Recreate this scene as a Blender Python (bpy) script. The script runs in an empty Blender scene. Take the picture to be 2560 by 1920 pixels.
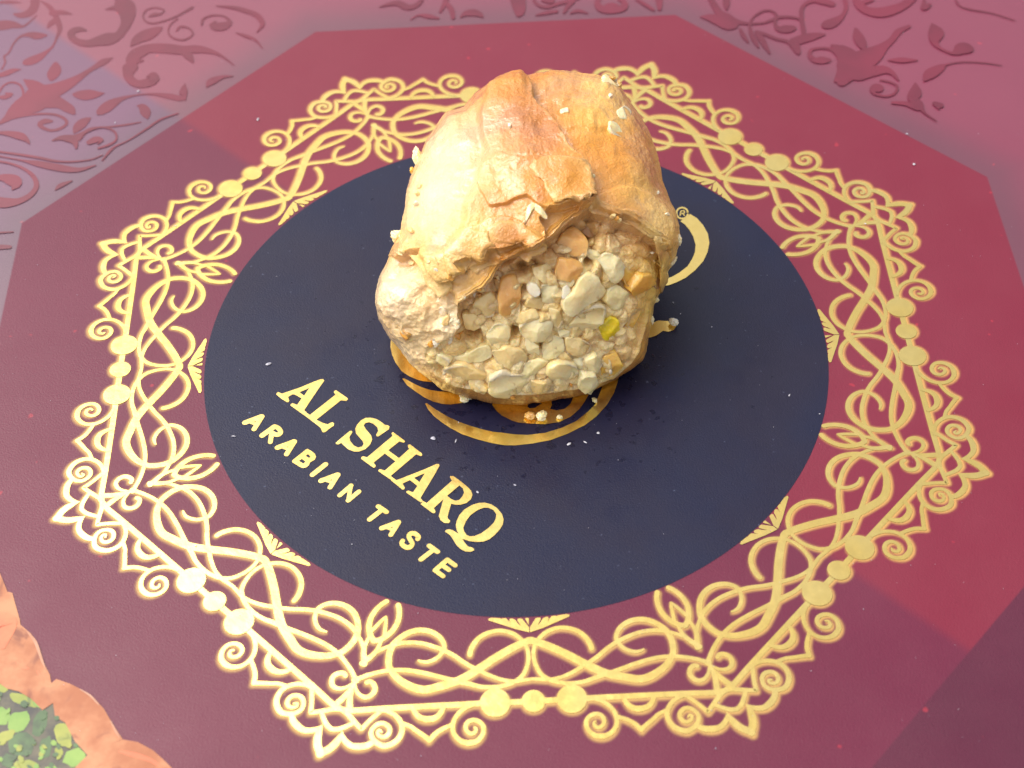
import bpy, bmesh, math, random
import numpy as np
from mathutils import Vector, Matrix
from mathutils.geometry import tessellate_polygon

# ------------------------------------------------------------------ camera, sky, sun, exposure
U = 0.065            # metres per design unit (half the width of the gold octagon)
C = bpy.context.scene.collection
sc = bpy.context.scene
RW = np.array([[0.9987973118245788, -0.04155101356173026, -0.026027738357148923],
               [0.048574787105616676, 0.7664257543566314, 0.640493601151887],
               [-0.006664829303088612, -0.6409875789208878, 0.767522314802312]])
CP = np.array([-0.03645843, -2.70823531, 3.11134074])
FP = 4063.0668
cd = bpy.data.cameras.new('camera'); cam = bpy.data.objects.new('camera', cd); C.objects.link(cam)
m = Matrix(RW.T.tolist()).to_4x4(); m.translation = Vector((CP*U).tolist()); cam.matrix_world = m
cd.sensor_width = 36.0; cd.lens = FP/2560*36.0; cd.clip_start = 0.002; cd.clip_end = 100.0
cd.dof.use_dof = True; cd.dof.focus_distance = 4.0*U; cd.dof.aperture_fstop = 26.0
sc.camera = cam

SUN_EL, SUN_AZ = 57.0, -70.0           # azimuth clockwise from +Y
w = bpy.data.worlds.new('World'); sc.world = w; w.use_nodes = True
nt = w.node_tree
sky = nt.nodes.new('ShaderNodeTexSky'); sky.sky_type = 'NISHITA'; sky.sun_disc = False
sky.sun_elevation = math.radians(SUN_EL); sky.sun_rotation = math.radians(SUN_AZ)
sky.air_density = 0.6; sky.dust_density = 3.0; sky.ozone_density = 0.6
bg = nt.nodes['Background']; bg.inputs['Strength'].default_value = 0.15
hs = nt.nodes.new('ShaderNodeHueSaturation'); hs.inputs['Saturation'].default_value = 0.45     # thin bright overcast
wm = nt.nodes.new('ShaderNodeMix'); wm.data_type = 'RGBA'; wm.blend_type = 'MULTIPLY'; wm.inputs[0].default_value = 1.0
wm.inputs[7].default_value = (1.06, 0.98, 0.87, 1)
nt.links.new(sky.outputs[0], hs.inputs['Color']); nt.links.new(hs.outputs[0], wm.inputs[6]); nt.links.new(wm.outputs[2], bg.inputs['Color'])
ld = bpy.data.lights.new('sun', 'SUN'); ld.energy = 1.0; ld.angle = math.radians(60); ld.color = (1.0, 0.96, 0.90)
sun = bpy.data.objects.new('sun', ld); C.objects.link(sun)
e, a = math.radians(SUN_EL), math.radians(SUN_AZ)
sun.rotation_euler = Vector((math.sin(a)*math.cos(e), math.cos(a)*math.cos(e), math.sin(e))).to_track_quat('Z', 'Y').to_euler()
sc.view_settings.view_transform = 'Standard'; sc.view_settings.look = 'None'
sc.view_settings.exposure = 1.10; sc.view_settings.gamma = 1.0
try:
    sc.cycles.transparent_max_bounces = 16
except Exception:
    pass

# ------------------------------------------------------------------ traced flat artwork (design units on the lid)
FIL = [[[-.4119,-.9948,.0075],[-.4007,-.9968,.0075],[-.3858,-.999,.008],[-.3312,-.9979,.0082],[-.2524,-.9974,.0083],[-.1158,-.9974,.0086],[-.0413,-.9981,.0086],[.0009,-.9984,.0086]],[[.0034,-.8479,.0109],[-.0095,-.8508,.0108],[-.0355,-.8625,.0114],[-.0745,-.885,.0116],[-.1069,-.907,.0118],[-.139,-.928,.0122],[-.1644,-.9408,.012],[-.2021,-.9514,.012],[-.2316,-.9573,.0116],[-.2566,-.951,.0113],[-.2817,-.9354,.01],[-.2981,-.9189,.009],[-.3096,-.8982,.0082],[-.3116,-.8828,.0085],[-.3107,-.8669,.0085],[-.3076,-.8539,.0086],[-.2987,-.8369,.0084],[-.2815,-.8209,.0081],[-.2623,-.8109,.0082],[-.2404,-.808,.008],[-.2186,-.8134,.0077],[-.2008,-.8263,.0071],[-.1911,-.843,.0064],[-.19,-.8577,.0062],[-.1989,-.874,.0058],[-.2117,-.8841,.0057],[-.227,-.8893,.0054],[-.2383,-.8881,.0044],[-.2466,-.8843,.0028]],[[-.3861,-.9253,.0072],[-.3723,-.9204,.0063],[-.3573,-.9148,.0061],[-.3322,-.9084,.0058],[-.307,-.9055,.0061],[-.2817,-.9062,.0064],[-.2565,-.9105,.0064],[-.2313,-.9176,.0067],[-.2143,-.9229,.0064],[-.1768,-.9364,.007],[-.1394,-.9477,.007],[-.1146,-.9562,.0063],[-.0897,-.9593,.0063],[-.0646,-.9576,.0063],[-.0392,-.9491,.0066],[-.0197,-.9332,.0061],[-.0091,-.9095,.0057],[-.0055,-.8868,.0056],[-.0072,-.8692,.0053],[-.0134,-.8528,.0053],[-.0255,-.8381,.0061],[-.0417,-.8261,.0065],[-.0658,-.8193,.0063],[-.0916,-.8233,.0067],[-.1124,-.8354,.007],[-.1263,-.8537,.0074],[-.1324,-.8694,.0074],[-.1333,-.8766,.0071]],[[-.3387,-.858,.0055],[-.3286,-.8527,.0055],[-.3134,-.8463,.0055],[-.2879,-.839,.0066],[-.2623,-.8382,.0063],[-.2368,-.8426,.0062],[-.2114,-.8521,.0064],[-.1886,-.8636,.0066],[-.1672,-.8779,.0062],[-.147,-.8951,.0063],[-.1259,-.9102,.0062],[-.1073,-.9213,.0062],[-.0888,-.9323,.0059],[-.064,-.943,.0056],[-.0392,-.9479,.006],[-.0203,-.9464,.0057],[-.0014,-.9444,.0053]],[[-.3866,-.9296,.0031],[-.3839,-.9396,.0037],[-.3812,-.9511,.0047],[-.3728,-.9628,.0055],[-.3596,-.9684,.0063],[-.3472,-.9628,.0068],[-.3407,-.9512,.0069],[-.3431,-.9391,.007],[-.3508,-.9313,.0068],[-.3589,-.9325,.0064]],[[-.388,-.9252,.0018],[-.3912,-.9505,.0054],[-.3945,-.97,.0077],[-.3946,-.9951,.0082]],[[-.4132,-.994,.0071],[-.4006,-1.0037,.0069],[-.3891,-1.0188,.0067],[-.3777,-1.0332,.0062],[-.3695,-1.0425,.0059],[-.3664,-1.042,.0061],[-.3519,-1.0257,.0057],[-.3311,-1.0062,.0061],[-.3201,-.995,.0054]],[[-.4317,-1.0411,.0064],[-.4243,-1.0418,.0065],[-.4144,-1.041,.0066],[-.401,-1.036,.0061],[-.3852,-1.0286,.0055]],[[-.455,-1.0978,.0101],[-.4484,-1.0934,.0102],[-.4364,-1.0874,.0101],[-.4245,-1.0767,.01],[-.4163,-1.065,.0082],[-.411,-1.0558,.0052],[-.4091,-1.0491,.0019]],[[-.4095,-1.0505,.0018],[-.4078,-1.0601,.0061],[-.4027,-1.0698,.0074],[-.3902,-1.0812,.008],[-.3742,-1.0848,.0092],[-.3572,-1.0833,.0088],[-.345,-1.0777,.0075],[-.339,-1.0747,.0068]],[[-.3312,-1.0007,.0061],[-.3126,-1.0052,.006],[-.2952,-1.0172,.0063],[-.2837,-1.0356,.0067],[-.2819,-1.0514,.0068],[-.2876,-1.0681,.0071],[-.2998,-1.0802,.0077],[-.3181,-1.0862,.0077],[-.3328,-1.0804,.007],[-.3445,-1.0676,.0061],[-.3478,-1.0525,.0057],[-.3424,-1.0413,.0058],[-.3321,-1.0336,.0062],[-.3204,-1.0336,.0063],[-.3104,-1.0417,.0062],[-.3083,-1.052,.0059],[-.3128,-1.0613,.006],[-.3213,-1.0655,.0054],[-.3305,-1.0616,.0047],[-.3343,-1.054,.004],[-.3301,-1.0488,.0038],[-.3251,-1.0538,.0026]],[[-.2791,-1.0366,.0056],[-.2631,-1.0443,.0055],[-.2526,-1.0537,.0057],[-.2391,-1.0646,.0061],[-.2263,-1.0755,.0063],[-.2233,-1.0786,.0063]],[[-.2239,-1.0786,.0065],[-.2206,-1.0745,.0065],[-.2097,-1.0622,.0063],[-.1936,-1.0522,.006],[-.1744,-1.0444,.0058]],[[-.2586,-.9999,.0056],[-.2537,-1.0126,.0066],[-.245,-1.0227,.0076],[-.2352,-1.0274,.0086],[-.2259,-1.0288,.0091],[-.2154,-1.0278,.0088],[-.2049,-1.0222,.0079],[-.1973,-1.0116,.0068],[-.1928,-1.0008,.0058]],[[-.127,-1.0003,.0042],[-.1433,-1.0049,.006],[-.1584,-1.0158,.006],[-.1696,-1.031,.0059],[-.1742,-1.0472,.0059],[-.1727,-1.0636,.0059],[-.1646,-1.0775,.0064],[-.1526,-1.0863,.0073],[-.1398,-1.089,.0081],[-.1257,-1.0864,.0074],[-.1144,-1.0763,.0066],[-.1089,-1.063,.0062],[-.1105,-1.0493,.006],[-.1195,-1.0396,.0063],[-.1311,-1.0362,.0065],[-.1417,-1.0397,.006],[-.1471,-1.0494,.0055],[-.1456,-1.0597,.0055],[-.1374,-1.0676,.0057],[-.1288,-1.066,.0052],[-.1247,-1.0581,.0038],[-.1285,-1.0531,.003]],[[-.291,-.7401,.0072],[-.2887,-.7524,.0073],[-.2891,-.7705,.0072],[-.2942,-.7897,.0074],[-.3034,-.8056,.0077],[-.3161,-.8182,.008],[-.3314,-.8276,.0081],[-.3454,-.8298,.0074]],[[-.3181,-.7688,.0029],[-.3187,-.7823,.0049],[-.3199,-.8002,.0052],[-.3212,-.8179,.0055]],[[-.3694,-.8853,.0081],[-.3613,-.8778,.0078],[-.3463,-.8649,.007],[-.3369,-.8523,.0058],[-.3313,-.8379,.005],[-.3276,-.8279,.0047]]]
FAN = [[-.0911,-.7878],[-.0839,-.7855],[-.0646,-.7876],[-.0621,-.7895],[-.0582,-.7882],[-.0505,-.7891],[-.0456,-.7954],[-.0417,-.8026],[-.0442,-.794],[-.0421,-.7903],[-.0376,-.79],[-.0307,-.7937],[-.0253,-.8033],[-.0186,-.8108],[-.0262,-.795],[-.0248,-.7916],[-.0196,-.7909],[-.0151,-.7922],[-.0119,-.7973],[-.0011,-.8144],[-.001,-.8277],[-.0311,-.8178],[-.0715,-.7999],[-.0893,-.7924]]
TRI = [[-.0087,-.792],[-.0067,-.7903],[-.0003,-.7913],[-.0011,-.8094]]
BIG = [[-.0498,-.9993],[-.0509,-1.0069],[-.0536,-1.014],[-.0577,-1.0203],[-.0631,-1.0254],[-.0693,-1.0291],[-.0762,-1.0312],[-.0835,-1.0317],[-.0906,-1.0304],[-.0974,-1.0276],[-.1034,-1.0232],[-.1083,-1.0175],[-.112,-1.0108],[-.1142,-1.0034],[-.1147,-.9957],[-.1137,-.9881],[-.1111,-.9809],[-.107,-.9745],[-.1017,-.9693],[-.0953,-.9655],[-.0884,-.9633],[-.0811,-.9629],[-.0738,-.9641],[-.067,-.9671],[-.061,-.9716],[-.056,-.9774],[-.0524,-.9842],[-.0503,-.9916]]
SM = [[.0246,-.9997],[.0236,-1.0056],[.0215,-1.0111],[.0182,-1.016],[.014,-1.0199],[.0091,-1.0228],[.0037,-1.0245],[-.0019,-1.0248],[-.0074,-1.0239],[-.0126,-1.0216],[-.0172,-1.0182],[-.021,-1.0138],[-.0238,-1.0086],[-.0254,-1.0029],[-.0257,-.9969],[-.0248,-.991],[-.0227,-.9855],[-.0195,-.9805],[-.0153,-.9765],[-.0103,-.9736],[-.0049,-.9719],[.0008,-.9715],[.0064,-.9725],[.0116,-.9748],[.0162,-.9783],[.02,-.9828],[.0227,-.988],[.0243,-.9938]]
LET = [["A",[[-.5976,-.1076],[-.596,-.1025],[-.5923,-.1003],[-.5838,-.106],[-.5384,-.0884],[-.5086,-.0737],[-.4898,-.0653],[-.4822,-.0648],[-.479,-.0698],[-.4812,-.0746],[-.4902,-.0914],[-.5079,-.1264],[-.5255,-.1625],[-.5187,-.1718],[-.524,-.18],[-.5428,-.1622],[-.5605,-.1455],[-.5598,-.141],[-.5552,-.1383],[-.5436,-.1444],[-.5337,-.1247],[-.5448,-.1155],[-.5526,-.1105],[-.5577,-.1102],[-.5674,-.1177],[-.5641,-.1293],[-.566,-.1349],[-.5705,-.1338],[-.5849,-.1215]],[[[-.5393,-.1039],[-.5161,-.0923],[-.5278,-.1161]]]],["L",[[-.4539,-.1101],[-.4528,-.105],[-.4483,-.1036],[-.4196,-.1303],[-.4179,-.135],[-.4219,-.1396],[-.4358,-.1371],[-.4941,-.1949],[-.4775,-.2063],[-.4662,-.211],[-.4601,-.2069],[-.4546,-.205],[-.4503,-.2091],[-.4509,-.2164],[-.4596,-.2233],[-.4716,-.2352],[-.4772,-.2356],[-.4799,-.2299],[-.4832,-.221],[-.491,-.2126],[-.524,-.18],[-.5184,-.172],[-.5107,-.1787],[-.4496,-.1178]],[]],["S",[[-.4449,-.2697],[-.4279,-.252],[-.411,-.235],[-.406,-.2356],[-.4049,-.2401],[-.4118,-.2538],[-.4097,-.2664],[-.4001,-.281],[-.3902,-.2878],[-.3804,-.2853],[-.3768,-.2778],[-.3795,-.2683],[-.396,-.2438],[-.3981,-.2295],[-.394,-.2171],[-.3843,-.2034],[-.3732,-.1969],[-.3608,-.1969],[-.347,-.2017],[-.337,-.2095],[-.3259,-.2213],[-.3182,-.2234],[-.314,-.2268],[-.3157,-.2362],[-.3292,-.2471],[-.3411,-.2566],[-.3451,-.2563],[-.347,-.2515],[-.3416,-.2393],[-.3442,-.2281],[-.3543,-.2164],[-.3643,-.211],[-.373,-.2128],[-.3776,-.2197],[-.3727,-.2311],[-.3588,-.2524],[-.3561,-.2651],[-.3608,-.2803],[-.3717,-.2936],[-.3875,-.3004],[-.3997,-.2996],[-.4146,-.291],[-.426,-.2779],[-.4311,-.2713],[-.4384,-.2755],[-.4436,-.274]],[]],["H",[[-.3822,-.3228],[-.3815,-.3175],[-.3777,-.3151],[-.3678,-.3191],[-.3071,-.2578],[-.3094,-.249],[-.306,-.245],[-.2775,-.2733],[-.2759,-.2777],[-.28,-.28],[-.2898,-.2752],[-.3167,-.3007],[-.2909,-.3261],[-.2662,-.3],[-.2695,-.2913],[-.2683,-.2867],[-.264,-.2863],[-.2357,-.315],[-.2345,-.3204],[-.2378,-.3236],[-.2494,-.3172],[-.3101,-.3781],[-.3052,-.3844],[-.3088,-.391],[-.3399,-.3627],[-.3403,-.3589],[-.3357,-.3565],[-.3247,-.3614],[-.2994,-.3356],[-.3252,-.3102],[-.3517,-.3362],[-.3465,-.3449],[-.3479,-.3509],[-.3525,-.3509]],[]],["A",[[-.3052,-.384],[-.2967,-.3917],[-.2907,-.3898],[-.2277,-.3628],[-.2009,-.3495],[-.1954,-.3496],[-.1934,-.355],[-.2048,-.3793],[-.2397,-.4479],[-.2332,-.4579],[-.2392,-.4604],[-.2726,-.4304],[-.2728,-.426],[-.2684,-.4244],[-.257,-.4299],[-.2467,-.4119],[-.2647,-.3937],[-.2822,-.4031],[-.2764,-.4153],[-.2783,-.4204],[-.2822,-.4205],[-.3094,-.3917]],[[[-.2547,-.3875],[-.229,-.3755],[-.2418,-.401]]]],["R",[[-.1692,-.3909],[-.1676,-.3874],[-.161,-.3881],[-.1467,-.4017],[-.1279,-.4215],[-.1198,-.4339],[-.1169,-.4459],[-.1205,-.4582],[-.1314,-.4685],[-.1459,-.4731],[-.1577,-.4721],[-.1672,-.4686],[-.1723,-.4865],[-.1768,-.5065],[-.1751,-.5124],[-.1707,-.5163],[-.1715,-.5213],[-.1753,-.5239],[-.1847,-.5226],[-.1929,-.5142],[-.1972,-.5024],[-.1924,-.4824],[-.1858,-.4547],[-.2084,-.4788],[-.2046,-.4889],[-.2062,-.4935],[-.2116,-.4929],[-.2394,-.4657],[-.2332,-.4568],[-.225,-.4632],[-.1642,-.4014]],[[[-.177,-.4452],[-.1617,-.4306],[-.1471,-.4166],[-.1388,-.4261],[-.1365,-.4388],[-.1406,-.4489],[-.1479,-.4587],[-.1575,-.4607],[-.167,-.4554]]]],["Q",[[-.1577,-.5307],[-.1557,-.5193],[-.1488,-.5024],[-.1366,-.4872],[-.1185,-.4752],[-.1029,-.4703],[-.0886,-.4704],[-.0733,-.4764],[-.0606,-.4874],[-.0494,-.5055],[-.0462,-.5216],[-.0487,-.5358],[-.0557,-.5482],[-.068,-.5631],[-.0813,-.5751],[-.0955,-.5806],[-.1119,-.5803],[-.127,-.5773],[-.1432,-.57],[-.1388,-.5802],[-.1309,-.5919],[-.1216,-.5952],[-.1167,-.6004],[-.1178,-.6039],[-.1254,-.6069],[-.137,-.6055],[-.1485,-.5978],[-.1576,-.5861],[-.1643,-.5716],[-.1711,-.5584],[-.183,-.5475],[-.1815,-.5429],[-.1744,-.5411],[-.1662,-.5438],[-.1521,-.5553],[-.1562,-.5437]],[[[-.1408,-.5389],[-.1339,-.5206],[-.1228,-.504],[-.1058,-.4905],[-.0914,-.4848],[-.0807,-.4855],[-.0691,-.4927],[-.0626,-.5047],[-.064,-.5176],[-.0691,-.5288],[-.0826,-.5438],[-.0995,-.557],[-.1149,-.5639],[-.1267,-.5639],[-.1336,-.5592],[-.1392,-.5489]]]]]
SML = [["A",[[[-.67,-.1929,.0071],[-.6305,-.1767,.0079]],[[-.6298,-.177,.0068],[-.6463,-.215,.0063]],[[-.657,-.1921,.0044],[-.6422,-.2002,.0044]]]],["R",[[[-.6252,-.236,.0072],[-.5969,-.2101,.0072]],[[-.5969,-.2093,.0065],[-.588,-.2147,.0064],[-.581,-.2254,.006],[-.5827,-.2327,.0068],[-.5906,-.2358,.0064],[-.6073,-.2245,.0057]],[[-.6021,-.2296,.006],[-.6043,-.2577,.006]]]],["A",[[[-.5859,-.2759,.0069],[-.5466,-.2601,.0077]],[[-.546,-.2605,.0066],[-.5627,-.2974,.0062]],[[-.573,-.2752,.0043],[-.5585,-.283,.0043]]]],["B",[[[-.5485,-.3191],[-.5463,-.3151],[-.5169,-.2864],[-.5127,-.2842],[-.5044,-.2902],[-.4943,-.3001],[-.4912,-.3095],[-.4936,-.3178],[-.5049,-.3256],[-.5071,-.3331],[-.5123,-.3396],[-.5207,-.3417],[-.5282,-.3386],[-.5471,-.3233]],[[-.5164,-.3052],[-.5108,-.3003],[-.5044,-.3087],[-.5073,-.3124]],[[-.532,-.3196],[-.5249,-.3136],[-.5158,-.3234],[-.5213,-.3284]]]],["I",[[[-.4978,-.3632,.0066],[-.4675,-.334,.0067]]]],["A",[[[-.4768,-.3825,.0066],[-.438,-.3673,.0074]],[[-.4373,-.3676,.0065],[-.4544,-.4033,.006]],[[-.4641,-.3818,.0042],[-.45,-.3894,.0042]]]],["N",[[[-.4308,-.4279,.0058],[-.4043,-.4008,.0058]],[[-.405,-.3999,.0051],[-.41,-.4434,.005]],[[-.4106,-.4446,.0058],[-.3856,-.4196,.0058]]]],["T",[[[-.3391,-.4657,.0062],[-.3199,-.4829,.0062]],[[-.3591,-.502,.0062],[-.3309,-.4768,.0062]]]],["A",[[[-.3304,-.5285,.0063],[-.2921,-.514,.007]],[[-.2915,-.5144,.0062],[-.309,-.5484,.0058]],[[-.318,-.5279,.0041],[-.3044,-.5351,.0041]]]],["S",[[[-.2468,-.5641,.0057],[-.245,-.5574,.0055],[-.2532,-.5487,.0062],[-.2626,-.5479,.0064],[-.2673,-.5561,.0054],[-.2632,-.5663,.0055],[-.2591,-.5764,.0054],[-.2644,-.5848,.0065],[-.2726,-.5857,.0065],[-.2808,-.5793,.0059],[-.2837,-.5721,.0054],[-.2814,-.5666,.0056]]]],["T",[[[-.2202,-.5843,.0061],[-.2013,-.602,.006]],[[-.2395,-.6209,.006],[-.2119,-.5972,.006]]]],["E",[[[-.2073,-.6525,.006],[-.1791,-.6252,.006]],[[-.1791,-.6252,.0057],[-.1615,-.6418,.0057]],[[-.1915,-.639,.0057],[-.1761,-.653,.0057]],[[-.2073,-.6525,.0056],[-.1896,-.6693,.0056]]]]]
LOGO = [["arc",[[-.3126,.0581],[-.3137,.0306],[-.3094,.0049],[-.3004,-.0228],[-.2857,-.0506],[-.2668,-.069],[-.248,-.0806],[-.2306,-.0884],[-.2147,-.0909],[-.1988,-.0923],[-.2275,-.0601],[-.2565,-.0314],[-.2741,-.0013],[-.2859,.0288],[-.2919,.0567],[-.3009,.0732],[-.3113,.0738]],[]],["arc",[[-.2831,-.0765],[-.2712,-.099],[-.2496,-.121],[-.2281,-.141],[-.2067,-.1554],[-.1853,-.1641],[-.1639,-.1677],[-.1423,-.165],[-.125,-.1596],[-.1268,-.1119],[-.1487,-.1218],[-.1703,-.1256],[-.1919,-.1232],[-.2135,-.1177],[-.2351,-.1073],[-.2567,-.0924],[-.2784,-.0755]],[]],["arc",[[-.2268,-.1611],[-.2198,-.1785],[-.2057,-.2014],[-.1861,-.2226],[-.1652,-.242],[-.1373,-.2626],[-.1026,-.2799],[-.0679,-.2936],[-.0368,-.3026],[-.0089,-.3047],[.0305,-.3018],[.0758,-.2939],[.1189,-.277],[.1629,-.2525],[.1931,-.2272],[.2214,-.1924],[.2414,-.1566],[.2528,-.1237],[.259,-.1014],[.2385,-.1039],[.2146,-.1325],[.2037,-.1617],[.19,-.1922],[.1729,-.2113],[.1426,-.2385],[.106,-.2579],[.063,-.271],[.0205,-.2745],[-.0075,-.271],[-.0354,-.2649],[-.0597,-.2602],[-.0876,-.2504],[-.1156,-.2382],[-.1436,-.2235],[-.1716,-.2053],[-.1998,-.1816],[-.2225,-.159]],[]],["emblem",[[-.0611,-.1756],[-.0504,-.1965],[-.0367,-.2119],[-.0265,-.2189],[-.0144,-.2278],[.0012,-.2352],[.0251,-.2388],[.0644,-.2442],[.1001,-.2395],[.1293,-.225],[.1521,-.2027],[.1681,-.178],[.1807,-.1528],[.1423,-.1354],[.0706,-.1309],[.0127,-.1366],[-.0307,-.1432],[-.0572,-.1601]],[[[.0259,-.186],[.0295,-.1766],[.0484,-.1714],[.0616,-.1777],[.0445,-.1905],[.0302,-.1918]],[[.081,-.1964],[.0866,-.1839],[.085,-.169],[.1118,-.1633],[.1406,-.1614],[.1321,-.1831],[.1168,-.1987],[.0952,-.2024]]]],["crescent",[[.499,.4599],[.5158,.4428],[.5298,.4136],[.5384,.3815],[.5384,.3468],[.5295,.3131],[.5141,.2802],[.4886,.2482],[.4617,.2234],[.436,.2085],[.4158,.1999],[.3865,.1953],[.4085,.2219],[.4261,.229],[.4469,.2427],[.471,.2645],[.4868,.2922],[.4962,.3153],[.5008,.3425],[.498,.3738],[.4909,.3987],[.4809,.4204],[.4699,.4335]],[]],["arc",[[.3451,.0626],[.3748,.0771],[.4003,.0732],[.417,.0753],[.4214,.0608],[.4112,.0425],[.3966,.0372],[.3829,.0412],[.3651,.0267],[.3505,.0208],[.3363,.0192]],[]]]
RING = [[[.4936,.4635,.0022],[.4916,.4555,.0023],[.4875,.4488,.0025],[.482,.4446,.0029],[.476,.4434,.0032],[.4703,.4454,.003],[.4658,.4503,.0026],[.4632,.4574,.0024],[.4629,.4656,.0022],[.4649,.4737,.0023],[.469,.4804,.0026],[.4745,.4846,.003],[.4806,.4859,.0032],[.4863,.4838,.0031],[.4908,.4789,.0027],[.4934,.4717,.0024],[.4936,.4635,.0023]],[[.4718,.4557,.0015],[.4761,.4722,.0017],[.4842,.4727,.0019],[.4838,.4645,.0017],[.4761,.4633,.0021]],[[.4793,.4631,.0017],[.4835,.4549,.0017]]]
ROLL = [[[-1.2301,-.5631],[-1.2067,-.6006],[-1.19,-.6339],[-1.1812,-.6529],[-1.1692,-.657],[-1.1596,-.6826],[-1.141,-.7299],[-1.1376,-.7432],[-1.1443,-.7816],[-1.1502,-.7973],[-1.1729,-.812],[-1.1942,-.8171]],[[-1.1376,-.7432],[-1.1102,-.7675],[-1.0918,-.7975],[-1.0751,-.8365],[-1.0531,-.8754],[-1.0477,-.8943],[-1.036,-.9196],[-1.0353,-.944],[-1.0573,-.9609],[-1.0858,-.932],[-1.116,-.912],[-1.1417,-.9044],[-1.1602,-.891],[-1.1828,-.8867],[-1.1942,-.8171],[-1.1729,-.812],[-1.1502,-.7973]],[[-1.0469,-.8959],[-1.0379,-.8862],[-1.006,-.8997],[-.9765,-.9168],[-.9527,-.9334],[-.9245,-.9653],[-.9013,-1.0026],[-.8756,-1.0401],[-.9061,-1.0524],[-.9459,-1.0735],[-.9768,-1.0398],[-1.0042,-.9939],[-1.028,-.9776],[-1.0363,-.947],[-1.036,-.9196]],[[-.8755,-1.0409],[-.8428,-1.0486],[-.8088,-1.0694],[-.7856,-1.091],[-.7652,-1.1119],[-.7494,-1.1415],[-.9756,-1.1292],[-.9688,-1.1008],[-.9459,-1.0735],[-.9061,-1.0524]]]
ROLLHI = [[[-1.121,-.7604,.0011],[-1.097,-.7908,.0034],[-1.0765,-.8364,.0026],[-1.0632,-.8623,.001]],[[-.9822,-.9149,.0008],[-.9584,-.9316,.0021],[-.9364,-.9556,.001]],[[-.906,-.9963,.001],[-.8925,-1.0209,.0023],[-.8827,-1.0361,.001]]]
ROLLRED = [[[-.8777,-1.0686,.0028],[-.8449,-1.0791,.0055],[-.8118,-1.0924,.004],[-.7863,-1.1108,.0026]],[[-1.1926,-.7236,.017],[-1.1673,-.7415,.0216],[-1.1698,-.7962,.0087]],[[-1.1298,-.8397,.0027],[-1.114,-.8532,.0047],[-1.1024,-.857,.0015]],[[-1.0821,-.8644,.0016],[-1.0697,-.8838,.0034],[-1.0642,-.8934,.001]]]
DARK = [[-1.1869,-.8616],[-1.1604,-.8895],[-1.1162,-.9105],[-1.086,-.9305],[-1.0559,-.961],[-1.0353,-.944],[-1.0257,-.9747],[-1.0015,-.994],[-.9741,-1.0399],[-.941,-1.0709],[-.9567,-1.1132],[-.965,-1.1298],[-1.1444,-1.1201]]
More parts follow.
